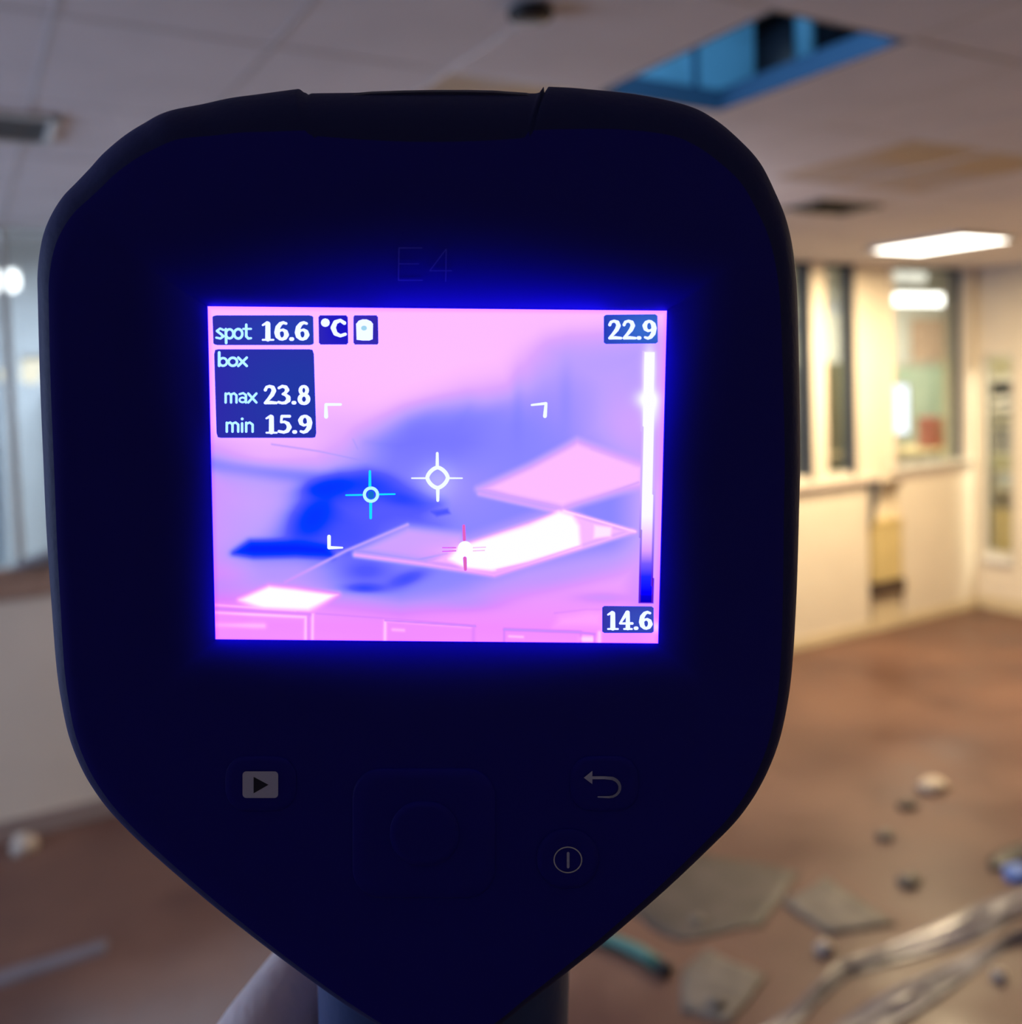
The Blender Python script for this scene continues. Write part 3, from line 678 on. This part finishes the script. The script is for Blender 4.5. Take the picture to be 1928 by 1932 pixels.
def pad(name, P, rise, m, parent, inset=4):
    """low raised button shape following the face"""
    cxp = sum(p[0] for p in P) / len(P); cyp = sum(p[1] for p in P) / len(P); V = []; n = len(P)
    for off, s in ((-.0004, 1.0), (rise * .6, .99), (rise, .965), (rise, .80), (rise * .9, .45), (rise * .8, .02)):
        for p in P: V.append(on_face(cxp + (p[0] - cxp) * s, cyp + (p[1] - cyp) * s, off))
    Fc = [(k * n + i, k * n + (i + 1) % n, (k + 1) * n + (i + 1) % n, (k + 1) * n + i) for k in range(5) for i in range(n)]
    Fc.append(tuple(range(5 * n, 6 * n)))
    return MB().add(V, Fc).obj(name, m, parent, smooth=True)
pad('navigation_pad', rrect(664, 1448, 936, 1694, 55, 8), .0003, M['face'], dev)
nav_c = pad('select_button', rrect(735, 1508, 868, 1632, 60, 8), .0005, M['face'], dev)
b1 = pad('play_button', rrect(425, 1425, 560, 1530, 40), .0002, M['face'], dev)
up = .00038
cv = lambda u, v: on_face(u, v, up)
P = rrect(459, 1453, 526, 1503, 7)
flat_obj('play_icon', [poly(P, cv)], M['icon'], b1)['label'] = 'grey rounded rectangle with a play triangle'
flat_obj('play_triangle', [poly([(480, 1463), (480, 1494), (508, 1478)], lambda u, v: on_face(u, v, up + .00004))], M['icondark'], b1)
b2 = pad('back_button', rrect(1075, 1425, 1205, 1530, 40), .0002, M['face'], dev)
arc = [(1116, 1465, 5.5), (1140, 1465, 5.5), (1153, 1466, 6)] + [(1149 + 20 * math.sin(rad(a)), 1483.5 - 18 * math.cos(rad(a)), 6.5 - a / 180 * 2.5) for a in range(20, 181, 20)] + [(1128, 1501, 2.6)]
flat_obj('return_arrow_icon', [disc_stroke(arc, cv), poly([(1101, 1465), (1117, 1452), (1117, 1477)], cv)], M['icon'], b2)
b3 = pad('power_button', rrect(1012, 1562, 1130, 1676, 55, 8), .0003, M['face'], dev)
ring = [(1071 + 26 * math.cos(rad(a)), 1619.5 + 24 * math.sin(rad(a)), 2.2) for a in range(0, 361, 10)]
flat_obj('power_ring_icon', [disc_stroke(ring, cv)], M['iconw'], b3)
flat_obj('power_bar_icon', [disc_stroke([(1071.5, 1607, 5), (1071.5, 1633, 5)], cv)], M['icon'], b3)
# moulded mark E4 above the screen
cm = lambda u, v: on_face(u, v, .00018)
flat_obj('moulded_mark', [disc_stroke([(796, 468, 2), (753, 468, 2.4), (752, 529, 2.4), (797, 529, 2)], cm), disc_stroke([(752, 498, 2), (790, 498, 2)], cm),
                         disc_stroke([(841, 531, 2), (842, 470, 2), (811, 511, 2), (852, 511, 2)], cm)], M['engrave'], dev)

# --- the screen
def s2l(c): c = np.asarray(c, float) / 255.; return np.where(c <= .04045, c / 12.92, ((c + .055) / 1.055) ** 2.4)
NXs, NYs = 440, 320
U, V = np.meshgrid(np.linspace(0, 1, NXs), np.linspace(0, 1, NYs))
lx = 388.5 + (410 - 388.5) * V; rx = 1253.5 + (1246 - 1253.5) * V; ty = 583 + (581 - 583) * U; by = 1210
PX = lx + (rx - lx) * U; PY = ty + (by - ty) * V
def gauss(cx, cy, sx, sy, rot=0):
    c, s = math.cos(rad(rot)), math.sin(rad(rot)); a = (PX - cx) * c + (PY - cy) * s; b = -(PX - cx) * s + (PY - cy) * c
    return np.exp(-(a / sx) ** 2 - (b / sy) ** 2)
def spoly(P, soft):
    """soft mask of a polygon"""
    P = np.array(P, float); d = np.full(PX.shape, 1e9); inside = np.zeros(PX.shape, bool)
    for i in range(len(P)):
        a, b = P[i], P[(i + 1) % len(P)]; ab = b - a; t = np.clip(((PX - a[0]) * ab[0] + (PY - a[1]) * ab[1]) / (ab @ ab), 0, 1)
        d = np.minimum(d, np.hypot(PX - a[0] - t * ab[0], PY - a[1] - t * ab[1]))
        cond = ((a[1] > PY) != (b[1] > PY)) & (PX < (b[0] - a[0]) * (PY - a[1]) / ((b[1] - a[1]) or 1e-9) + a[0]); inside ^= cond
    sd = np.where(inside, d, -d); x = np.clip(sd / soft * .5 + .5, 0, 1); return x * x * (3 - 2 * x)
def sline(P, w_):
    d = np.full(PX.shape, 1e9)
    for a, b in zip(P[:-1], P[1:]):
        a, b = np.array(a, float), np.array(b, float); ab = b - a; t = np.clip(((PX - a[0]) * ab[0] + (PY - a[1]) * ab[1]) / (ab @ ab), 0, 1)
        d = np.minimum(d, np.hypot(PX - a[0] - t * ab[0], PY - a[1] - t * ab[1]))
    return np.exp(-(d / w_) ** 2)
T = np.full(PX.shape, .86)
def blend(mask, val, k=1.0):
    global T
    T = T + (val - T) * mask * k
# large cool region
blend(spoly([(600, 880), (660, 840), (770, 790), (880, 745), (960, 735), (1010, 690), (1085, 660), (1215, 640), (1215, 1130), (1100, 1130), (900, 1135), (760, 1165), (640, 1140), (560, 1100), (400, 1120), (395, 860), (500, 885)], 70), .44)
blend(spoly([(1040, 660), (1215, 650), (1215, 870), (1100, 815), (1090, 740)], 60), .60)
blend(gauss(1190, 790, 60, 60), .72, .7)
blend(gauss(1060, 745, 60, 80, -20), .52, .7)
blend(gauss(800, 690, 200, 60), .87, .6)
blend(spoly([(395, 895), (560, 905), (600, 925), (500, 1000), (440, 1020), (395, 1040)], 60), .66)
blend(gauss(410, 960, 60, 70), .74, .6)
blend(sline([(395, 872), (470, 882), (560, 895), (640, 905)], 18), .36, .8)
blend(gauss(500, 850, 90, 26), .80, .8); blend(gauss(620, 800, 90, 40), .76, .6)
blend(gauss(790, 800, 60, 28, -25), .42, .7)
blend(spoly([(690, 830), (770, 790), (880, 770), (905, 830), (870, 880), (800, 870), (740, 870)], 50), .33, .8)
blend(gauss(860, 905, 70, 60), .50, .7)
# deep blue
blend(spoly([(590, 918), (640, 895), (690, 890), (720, 900), (790, 925), (830, 945), (790, 960), (720, 940), (640, 950), (660, 985), (600, 1010), (560, 1005), (560, 965), (600, 935)], 26), .12, .95)
blend(gauss(575, 985, 38, 38), .08, .8); blend(gauss(760, 940, 40, 12, 8), .05, .9); blend(gauss(615, 920, 35, 18, -12), .04, .9)
blend(spoly([(440, 1044), (470, 1020), (560, 1022), (612, 1026), (625, 1046), (560, 1044), (480, 1048)], 16), -.04, 1)
blend(gauss(665, 1000, 50, 40), .26, .8); blend(gauss(760, 975, 60, 30), .38, .6)
blend(gauss(690, 1075, 60, 26), .22, .8); blend(gauss(690, 1108, 40, 10), .10, .8); blend(gauss(770, 1090, 40, 14, -20), .12, .8)
blend(gauss(860, 1110, 90, 26), .44, .7); blend(gauss(540, 1075, 80, 22), .58, .7); blend(gauss(430, 1080, 50, 30), .76, .7)
blend(spoly([(600, 925), (690, 905), (790, 945), (830, 985), (760, 1000), (700, 1030), (620, 1036), (500, 1030), (560, 960)], 50), .20, .62)
blend(gauss(700, 905, 50, 22), .16, .6); blend(gauss(640, 1015, 50, 22), .20, .6); blend(gauss(820, 860, 60, 30, -20), .36, .5)
blend(spoly([(400, 925), (540, 925), (560, 960), (480, 1010), (400, 1020)], 50), .64, .6); blend(gauss(470, 985, 60, 30), .62, .5)
blend(gauss(900, 790, 90, 26, -22), .40, .6); blend(gauss(960, 830, 70, 40, -20), .42, .5); blend(gauss(975, 770, 12, 60), .38, .35); blend(gauss(1065, 750, 14, 70), .42, .4)
# lower right, pinkish mix
blend(spoly([(900, 1130), (1000, 1085), (1215, 1040), (1215, 1215), (395, 1215), (395, 1150), (640, 1150), (760, 1165)], 50), .80)
blend(gauss(1050, 1080, 120, 24, -14), .60, .7); blend(gauss(1140, 1122, 50, 10), .64, .6); blend(gauss(880, 1135, 60, 16), .55, .6)
blend(gauss(592, 972, 48, 34, -48), .02, .8); blend(gauss(625, 915, 60, 15, -10), .04, .8); blend(gauss(700, 915, 40, 16), .10, .6)
blend(spoly([(445, 1042), (475, 1021), (560, 1022), (618, 1028), (628, 1046), (560, 1043), (480, 1047)], 14), -.05, .95)
# tile diamond, upper right
blend(spoly([(902, 916), (1000, 870), (1088, 822), (1215, 868), (1215, 905), (1062, 952), (960, 932)], 14), .86)
blend(sline([(915, 919), (1060, 950), (1070, 951), (1205, 900)], 2.2), .70, .7); blend(sline([(1115, 838), (1205, 868)], 2.5), .76, .6)
blend(sline([(905, 925), (1058, 958)], 5), .78, .7)
# tile left of the light
blend(spoly([(672, 1036), (770, 990), (870, 1002), (880, 1025), (845, 1046), (810, 1056)], 14), .68)
blend(gauss(840, 1035, 45, 16), .80, .7)
blend(sline([(540, 1098), (655, 1036), (770, 985)], 3), .72, .7)
blend(sline([(672, 1037), (790, 1052), (845, 1040)], 2), .50, .7); blend(sline([(672, 1044), (800, 1060), (935, 1080), (1195, 994)], 5), .84, .9)
# lamp housing
blend(spoly([(812, 1056), (880, 1020), (1062, 956), (1190, 993), (935, 1079)], 8), .84)
blend(sline([(1065, 956), (1200, 994)], 3.5), .90)
blend(spoly([(850, 1050), (868, 1028), (1000, 985), (1055, 958), (1080, 966), (1092, 985), (1095, 1022), (1000, 1052), (930, 1070), (880, 1066)], 9), 1.12)
blend(spoly([(860, 1022), (1062, 950), (1090, 965), (1000, 1000)], 22), 1.0, .35)
blend(sline([(940, 1070), (1000, 1056), (1097, 1022)], 1.6), .80, .8)
blend(spoly([(1123, 983), (1155, 986), (1154, 1004), (1122, 1007)], 5), .98, .9)
blend(spoly([(815, 960), (845, 954), (850, 963), (825, 968)], 5), .17, .75)
# bright lamp lower left
blend(spoly([(455, 1133), (510, 1106), (640, 1121), (585, 1152), (500, 1150)], 12), 1.15)
# lower window heads
lowpink = spoly([(395, 1152), (640, 1152), (1215, 1150), (1260, 1215), (395, 1225)], 30)
blend(lowpink, .83, .6)
blend(sline([(400, 1143), (560, 1153)], 3), .93, .8); blend(sline([(405, 1151), (590, 1160)], 4), .72, .8)
blend(sline([(405, 1158), (580, 1165), (580, 1212)], 3.5), .95, .8); blend(sline([(593, 1160), (593, 1212)], 3), .95, .8); blend(sline([(585, 1165), (586, 1212)], 2.5), .76, .8)
blend(sline([(410, 1182), (500, 1183)], 6), .94, .7); blend(sline([(730, 1212), (730, 1170), (895, 1180)], 3.5), .96, .8)
blend(sline([(600, 1158), (760, 1168), (900, 1178)], 1.8), .72, .7); blend(sline([(730, 1170), (900, 1180)], 1.8), .60, .8); blend(sline([(897, 1183), (897, 1212)], 3.5), .74, .7)
blend(sline([(955, 1212), (955, 1184), (1100, 1188)], 2.0), .68, .7); blend(sline([(955, 1186), (1095, 1190), (1125, 1193)], 2.2), .62, .8)
blend(sline([(1100, 1190), (1100, 1212)], 2.4), .72, .8); blend(sline([(1105, 1203), (1122, 1203)], 7), .99, .8); blend(sline([(1135, 1190), (1135, 1212)], 4), .96, .8); blend(sline([(1126, 1193), (1126, 1212)], 2.4), .74, .8)
blend(sline([(965, 1199), (990, 1200)], 3), .95, .7); blend(sline([(745, 1188), (765, 1189)], 3.5), .93, .7)
blend(sline([(1050, 1153), (1110, 1145), (1140, 1145)], 2), .74, .7); blend(spoly([(1060, 1160), (1115, 1148), (1140, 1150), (1140, 1180), (1050, 1180)], 14), .90, .6)
blend(sline([(512, 836), (600, 848), (690, 866)], 1.6), .50, .6); blend(sline([(665, 825), (674, 843)], 1.6), .50, .5)
# colours
keys = [-.1, .1, .28, .44, .60, .74, .86, .95, 1.05]
cols = s2l([(5, 15, 255), (5, 60, 255), (85, 90, 255), (140, 135, 255), (190, 160, 255), (222, 165, 255), (255, 190, 252), (255, 225, 255), (255, 255, 255)])
RGB = np.stack([np.interp(T, keys, cols[:, k]) for k in range(3)], -1)
# magenta cast towards the bottom and the left edge
cast = np.clip((PY - 1020) / 160, 0, 1) * np.clip(1.02 - T, 0, .2) / .2 + .5 * np.clip((480 - PX) / 90, 0, 1) * np.clip((PY - 800) / 100, 0, 1)
RGB[..., 1] *= 1 - .42 * np.clip(cast, 0, 1) * np.clip((T - .45) / .3, 0, 1)
# pink rim
rimm = np.clip(1 - np.minimum.reduce([(PX - lx), (rx - PX), PY - ty, (by - PY) * 3]) / 9, 0, 1)
RGB[..., 1] *= 1 - .35 * rimm
# colour scale bar
bar = ((PX > 1208) & (PX < 1236) & (PY > 655) & (PY < 1133)).astype(float)
inb = ((PX > 1212) & (PX < 1232) & (PY > 657) & (PY < 1130)).astype(float)
bk = [655, 965, 1000, 1030, 1055, 1080, 1110, 1133]; bc = s2l([(255, 255, 255), (255, 252, 250), (245, 200, 250), (225, 160, 250), (120, 90, 255), (30, 40, 255), (5, 0, 235), (5, 0, 190)])
barc = np.stack([np.interp(PY, bk, bc[:, k]) for k in range(3)], -1); edge = s2l((90, 30, 190))
RGB = RGB * (1 - bar[..., None]) + bar[..., None] * (edge * np.clip((PY[..., None] - 880) / 200, .15, 1) + s2l((225, 190, 250)) * (1 - np.clip((PY[..., None] - 880) / 200, .15, 1)))
RGB = RGB * (1 - inb[..., None]) + inb[..., None] * barc
glow = (gauss(1218, 744, 19, 15) + gauss(1222, 690, 11, 40) + gauss(1226, 760, 14, 30)).clip(0, 1)[..., None]; RGB = RGB * (1 - glow) + glow * 1.0
# crosshair glow
gl2 = (.22 * gauss(826, 903, 34, 34))[..., None]; RGB = RGB * (1 - gl2) + gl2
gl3 = (.5 * gauss(1242, 1178, 5, 10))[..., None]; RGB = RGB * (1 - gl3) + gl3
# the display is far brighter than the exposure in blue: its blue channel clips wherever it is lit
BLUE = 21.0
bsat = np.clip((RGB[..., 2] - .75) / .25, 0, 1)
EM = RGB.copy(); EM[..., 2] = RGB[..., 2] * (1 + (BLUE - 1) * bsat)
xs_, ys_ = [], []
v3 = np.zeros((NYs, NXs, 3)); v3[..., 0] = scx - hw + 2 * hw * U; v3[..., 1] = scy + hh - 2 * hh * V
idx = np.arange(NXs * NYs).reshape(NYs, NXs)
quads = np.stack([idx[:-1, :-1], idx[1:, :-1], idx[1:, 1:], idx[:-1, 1:]], -1).reshape(-1, 4)
me = bpy.data.meshes.new('screen'); me.from_pydata(v3.reshape(-1, 3), [], quads.tolist())
ca = me.color_attributes.new('display', 'FLOAT_COLOR', 'POINT')
ca.data.foreach_set('color', np.concatenate([EM.reshape(-1, 3), np.ones((NXs * NYs, 1))], 1).ravel())
def vcol_emis(name):
    m = bpy.data.materials.new(name); m.use_nodes = True; nt = m.node_tree; nt.nodes.clear()
    a = nt.nodes.new('ShaderNodeVertexColor'); a.layer_name = 'display'
    e = nt.nodes.new('ShaderNodeEmission'); o = nt.nodes.new('ShaderNodeOutputMaterial')
    nt.links.new(a.outputs['Color'], e.inputs[0]); nt.links.new(e.outputs[0], o.inputs[0]); return m
M['display'] = vcol_emis('display_image')
me.materials.append(M['display']); screen = link('screen', me, dev)
screen['label'] = 'glowing display with a false colour image of the ceiling'
MB().box(scx - hw - .001, scx + hw + .001, scy - hh - .001, scy + hh + .001, -.004, -.0008).obj('screen_tray', M['black'], dev)

# overlays: measured in photo units on the screen plane
def on_scr(off):
    return lambda u, v: (*dv(u, v, 0), off)
def em_srgb(name, c, boost=1.0):
    l = s2l(c); return emis(name, (float(l[0]), float(l[1]), float(l[2]) * boost), 1.0)
M['txt'] = em_srgb('readout_white', (245, 255, 255), 2.5); M['txtw'] = em_srgb('core_white', (255, 255, 255), 4); M['txtc'] = em_srgb('readout_pale_cyan', (190, 250, 255), 2.0)
M['cyan'] = em_srgb('marker_cyan', (20, 225, 255), 1.5); M['magentabar'] = em_srgb('marker_pink', (225, 100, 190), 1)
M['cyanfill'] = em_srgb('marker_core', (20, 110, 200), 1)
def panel_obj(name, P4, label, c0, c1):
    """rounded panel, its colour slightly uneven"""
    (x0, y0), (x1, y1), (x2, y2), (x3, y3) = P4
    n, mm = 24, 18; vs = []; cl_ = []
    A0, A1 = s2l(c0), s2l(c1)
    for j in range(mm + 1):
        for i in range(n + 1):
            u, v = i / n, j / mm
            # pull corners in for rounded look
            X = (x0 * (1 - u) + x1 * u) * (1 - v) + (x3 * (1 - u) + x2 * u) * v; Y = (y0 * (1 - u) + y1 * u) * (1 - v) + (y3 * (1 - u) + y2 * u) * v
            if (i in (0, n)) and (j in (0, mm)): X += 2.2 if i == 0 else -2.2; Y += 1.2 if j == 0 else -1.2
            vs.append((*dv(X, Y, 0), .00006))
            q = np.clip(.5 + .5 * math.sin(u * 2.6 - .4) * math.sin(v * 2.8 + .2) + .25 * (u - .5), 0, 1); cl_.append([*(A0 + (A1 - A0) * q), 1])
    W = n + 1; fs = [(j * W + i, (j + 1) * W + i, (j + 1) * W + i + 1, j * W + i + 1) for j in range(mm) for i in range(n)]
    me = bpy.data.meshes.new(name); me.from_pydata(vs, [], fs); c = me.color_attributes.new('display', 'FLOAT_COLOR', 'POINT')
    c.data.foreach_set('color', np.array(cl_).ravel()); me.materials.append(M['display']); o = link(name, me, screen); o['label'] = label; return o
panel_obj('readout_panel', [(401, 595), (591, 595), (592, 651), (403, 651)], 'dark blue panel behind the spot reading', (52, 38, 165), (38, 62, 175))
panel_obj('readout_panel', [(601, 595), (656, 595), (657, 650), (602, 650)], 'dark blue panel behind the degree sign', (50, 40, 180), (28, 22, 195))
panel_obj('readout_panel', [(667, 595), (713, 595), (714, 650), (667, 650)], 'dark blue panel behind the palette icon', (62, 48, 190), (50, 40, 170))
panel_obj('readout_panel', [(404, 659), (592, 659), (597, 826), (409, 826)], 'tall dark blue panel with box readings', (48, 38, 170), (35, 55, 165))
panel_obj('readout_panel', [(1139, 594), (1240, 593), (1241, 648), (1139, 649)], 'dark blue panel behind the upper scale value', (35, 38, 180), (55, 105, 205))
panel_obj('readout_panel', [(1136, 1143), (1233, 1144), (1233, 1194), (1136, 1194)], 'dark blue panel behind the lower scale value', (50, 45, 165), (55, 75, 185))
def loop(cx, cy, rx_, ry_, w0, w1=None, a0=0, a1=360, step=20):
    w1 = w1 or w0
    return [(cx + rx_ * math.cos(rad(a)), cy + ry_ * math.sin(rad(a)), w0 + (w1 - w0) * abs(math.cos(rad(a)))) for a in range(a0, a1 + 1, step)]
SIX = [[(.68, .88, .13), (.52, .93, .15), (.36, .86, .20), (.22, .68, .25), (.18, .42, .28), (.22, .24, .25), (.34, .11, .17), (.47, .08, .15), (.62, .15, .20), (.70, .30, .25), (.66, .46, .21), (.52, .56, .14), (.38, .54, .12), (.28, .46, .12)]]
GL = {
 '1': [[(.40, .10, .27), (.40, .86, .25)], [(.12, .80, .10), (.36, .92, .16)], [(.12, .05, .10), (.70, .05, .10)]], '6': SIX,
 '9': [[(.88 - x, 1 - y, w_) for x, y, w_ in st] for st in SIX],
 '2': [[(.15, .74, .17), (.22, .88, .15), (.40, .93, .15), (.58, .86, .21), (.64, .70, .24), (.54, .50, .22), (.34, .28, .17), (.14, .09, .13)], [(.14, .08, .15), (.45, .10, .18), (.78, .08, .14)]],
 '3': [[(.12, .84, .14), (.32, .93, .15), (.52, .88, .19), (.60, .74, .22), (.50, .60, .16), (.34, .53, .12), (.52, .48, .15), (.66, .36, .23), (.66, .22, .24), (.50, .09, .17), (.30, .07, .14), (.10, .12, .14)]],
 '8': [loop(.42, .72, .19, .20, .14, .20), loop(.43, .27, .24, .22, .15, .23)],
 '5': [[(.70, .91, .15), (.26, .91, .15), (.22, .60, .12), (.42, .62, .14), (.60, .52, .20), (.68, .34, .25), (.58, .15, .20), (.38, .07, .15), (.10, .12, .15)]],
 '4': [[(.52, .92, .20), (.10, .34, .11), (.82, .34, .14)], [(.56, .92, .20), (.56, .10, .24)], [(.34, .05, .10), (.80, .05, .10)]],
 '.': [[(.14, .09, .19), (.22, .09, .19)]],
 's': [[(.50, .56, .13), (.30, .64, .13), (.12, .50, .15), (.34, .34, .15), (.50, .20, .15), (.32, .07, .13), (.08, .12, .13)]],
 'p': [[(.12, .60, .16), (.14, -.18, .16)], loop(.34, .34, .22, .26, .14)], 'o': [loop(.33, .34, .24, .27, .15)],
 't': [[(.22, .86, .15), (.22, .20, .16), (.34, .07, .14), (.50, .09, .13)], [(.04, .62, .12), (.50, .62, .12)]],
 'b': [[(.12, .96, .17), (.12, .08, .17)], loop(.34, .33, .22, .26, .14)],
 'x': [[(.06, .62, .15), (.54, .06, .15)], [(.54, .62, .15), (.06, .06, .15)]],
 'm': [[(.10, .06, .15), (.10, .62, .15)], [(.10, .56, .14), (.30, .64, .13), (.42, .50, .15), (.42, .06, .15)], [(.42, .56, .14), (.60, .64, .13), (.74, .50, .15), (.74, .06, .15)]],
 'n': [[(.10, .06, .15), (.10, .62, .15)], [(.10, .54, .14), (.30, .64, .13), (.46, .50, .15), (.46, .06, .15)]],
 'a': [[(.10, .58, .13), (.32, .65, .13), (.48, .52, .15), (.48, .06, .15)], loop(.28, .22, .18, .15, .12)],
 'i': [[(.14, .06, .15), (.14, .58, .15)], [(.14, .86, .17), (.15, .86, .17)]],
 'C': [[(.68, .78, .19), (.50, .93, .16), (.28, .82, .22), (.18, .52, .26), (.28, .20, .22), (.50, .07, .16), (.72, .16, .16)]],
 '°': [[(.18, .80, .42), (.20, .80, .42)]]}
ADV = {'.': .32, 's': .52, 'p': .52, 'o': .58, 't': .5, 'b': .56, 'x': .6, 'm': .82, 'n': .58, 'a': .56, 'i': .27, 'C': .8, '°': .36, '1': .72, '4': .86}
def text(s, x0, x1, yb, H, m, name='readout_text', xscale=None, off=.00012, label=None, bold=1.0):
    tot = sum(ADV.get(c, .80) for c in s); k = (x1 - x0) / tot; data = []; x = x0; cvt = on_scr(off)
    for c in s:
        for st in GL[c]:
            data.append(disc_stroke([(x + px * k, yb - py * H, w_ * (k + H) / 2 * bold) for px, py, w_ in st], cvt, seg=12))
        x += ADV.get(c, .80) * k
    o = flat_obj(name, data, m, screen); o['label'] = label or ('lettering reading ' + s); return o
text('spot', 406, 474, 641, 33, M['txtc']); text('16.6', 492, 583, 643, 37, M['txt'], bold=1.05)
text('°C', 606, 655, 636, 34, M['txt'], bold=1.0)
text('box', 410, 468, 692, 28, M['txtc'], bold=1.05); text('max', 423, 486, 761, 30, M['txtc']); text('23.8', 496, 586, 763, 37, M['txt'], bold=1.05)
text('min', 425, 481, 816, 30, M['txtc']); text('15.9', 499, 588, 818, 36, M['txt'], bold=1.05)
text('22.9', 1145, 1237, 641, 38, M['txt'], bold=1.0); text('14.6', 1143, 1230, 1188, 36, M['txt'], bold=1.05)
Pi = [(673, 641), (672, 611), (677, 605), (684, 602.5), (692, 602.5), (700, 606), (704, 611), (703.5, 640), (697, 642.5), (684, 642.5)]
flat_obj('palette_icon', [poly(Pi, on_scr(.00012))], M['txt'], screen)
flat_obj('palette_icon_dot', [disc_stroke([(686, 619, 9), (688, 619, 9)], on_scr(.00014))], em_srgb('icon_dot', (160, 215, 240), 1), screen)
sc = on_scr(.00010)
flat_obj('box_corner', [disc_stroke([(643, 763, 5), (615, 763, 5.5), (615.5, 786, 8)], sc)], M['txt'], screen)
flat_obj('box_corner', [disc_stroke([(1003, 764, 4), (1030, 761, 5.5), (1028, 785, 7.5)], sc)], M['txt'], screen)
flat_obj('box_corner', [disc_stroke([(621, 1012, 7), (621, 1033, 6.5), (646, 1033, 3.5)], sc)], M['txt'], screen)
def cross(cx, cy, r, w_, arms, m, name, diamond=False, label=None):
    D = []
    if diamond: D.append(disc_stroke([(cx + (r * (1 - .10 * abs(math.sin(2 * rad(a))))) * math.cos(rad(a)), cy + r * (1 - .10 * abs(math.sin(2 * rad(a)))) * math.sin(rad(a)), w_) for a in range(0, 361, 15)], sc))
    else: D.append(disc_stroke(loop(cx, cy, r, r, w_), sc))
    for (x0, y0, x1, y1, ww) in arms: D.append(disc_stroke([(x0, y0, ww), (x1, y1, ww * .8)], sc))
    o = flat_obj(name, D, m, screen); o['label'] = label; return o
cross(825.5, 901, 19.5, 7.5, [(825, 880, 825, 855, 6.5), (826, 923, 826, 944, 7), (803, 902, 777, 902, 3.4), (848, 902, 872, 902, 3.4)], M['txt'], 'spot_marker', True, 'white crosshair at the centre of the screen')
cross(700, 933, 12.5, 6, [], M['txtc'], 'cold_spot_marker_ring', False, 'pale ring of the cyan crosshair')
flat_obj('cold_spot_marker', [disc_stroke(list(a), sc) for a in ([(698, 918, 5.5), (698, 889, 4.5)], [(699.5, 949, 5.5), (699.5, 977, 5)], [(683, 933.5, 3.4), (653, 934, 3)], [(716, 932.5, 3.4), (745, 932, 3)])], M['cyan'], screen)['label'] = 'cyan crosshair arms'
flat_obj('cold_spot_core', [poly(rrect(694, 926, 706, 941, 4), on_scr(.00013))], M['cyanfill'], screen)
flat_obj('hot_spot_marker', [disc_stroke(list(a), sc) for a in ([(876, 1018, 6.5), (875, 992, 6)], [(877, 1053, 7), (878, 1074, 6)], [(860, 1033, 2.2), (835, 1033, 2)], [(860, 1039, 2.2), (835, 1040, 2)])], M['magentabar'], screen)['label'] = 'pink crosshair arms'
flat_obj('hot_spot_core', [disc_stroke([(877, 1034, 27), (878, 1034, 27)], on_scr(.00013), seg=20)], M['txtw'], screen)
flat_obj('hot_spot_dash', [disc_stroke([(893, 1033, 2.4), (916, 1032, 2.4)], on_scr(.00014)), disc_stroke([(893, 1039, 2.4), (914, 1038, 2.4)], on_scr(.00014))], em_srgb('dash_pink', (250, 205, 205), 1), screen)

# ------------------------------------------------------------------ hand holding the grip
M['skin'] = mat('skin', (.78, .65, .66), .45, spec=.4, noise=.05, nscale=80, bump=.15, bscale=500, sss=.12)
def dp(u, v, h): return Vector((*dv(u, v, h), h))
H = {}
hv = []; he = []; hrad = []
def hp(co, r, parent=None):
    hv.append(tuple(co)); hrad.append(r)
    if parent is not None: he.append((parent, len(hv) - 1))
    return len(hv) - 1
L = GX - GW
fore = hp((L - .085, -.345, .030), .036)
fore2 = hp((L - .055, -.28, .012), .030, fore)
wr_ = hp((L - .030, -.228, -.004), .0245, fore2)
pm = hp((L - .012, -.178, -.018), .024, wr_)
# index: knuckle, joint, tip on the trigger behind the housing
pi_ = hp(dp(492, 2025, -.034), .0150, pm)
m1 = hp(dp(542, 1925, -.038), .0112, pi_)
a1 = hp(dp(598, 1838, -.047), .0104, m1)
a2 = hp(dp(648, 1770, -.056), .0098, a1)
a3 = hp((GX - .010, -.083, -.066), .0085, a2)
a4 = hp((GX + .004, -.083, -.066), .0072, a3)
for k in range(3):      # middle, ring, little wrapped round the front of the grip
    y = -.150 - .0185 * k; r = .0092 - .0008 * k; zf = -.024 - .019 - .009 - .006 * (k + 1) / 2
    q0 = hp((L - .010, y - .004, -.034), .0125 - .001 * k, pm)
    q1 = hp((L - .006, y, zf + .004), r + .0012, q0)
    q2 = hp((GX - .010, y + .001, zf - .002), r, q1)
    q3 = hp((GX + .014, y + .001, zf), r * .95, q2)
    q4 = hp((GX + GW + .001, y - .002, zf + .012), r * .9, q3)
    q5 = hp((GX + GW + .003, y - .004, zf + .024), r * .8, q4)
t0 = hp((L - .006, -.172, .002), .0150, pm)     # thumb over the near side
t1 = hp((L + .008, -.164, .009), .0120, t0)
t2 = hp((GX + .004, -.160, .010), .0100, t1)
t3 = hp((GX + .022, -.158, .004), .0085, t2)
me = bpy.data.meshes.new('hand'); me.from_pydata(hv, he, []); me.materials.append(M['skin'])
hand = bpy.data.objects.new('hand', me); COL.objects.link(hand); hand.matrix_world = DEVM
sk = hand.modifiers.new('skin', 'SKIN')
for i, v in enumerate(me.skin_vertices[0].data): v.radius = (hrad[i], hrad[i]); v.use_root = (i == wr_)
sk.use_smooth_shade = True
ss = hand.modifiers.new('sub', 'SUBSURF'); ss.levels = 2; ss.render_levels = 2
tag(hand, 'bare hand gripping the thermal camera handle, seen at its left side', 'hand')
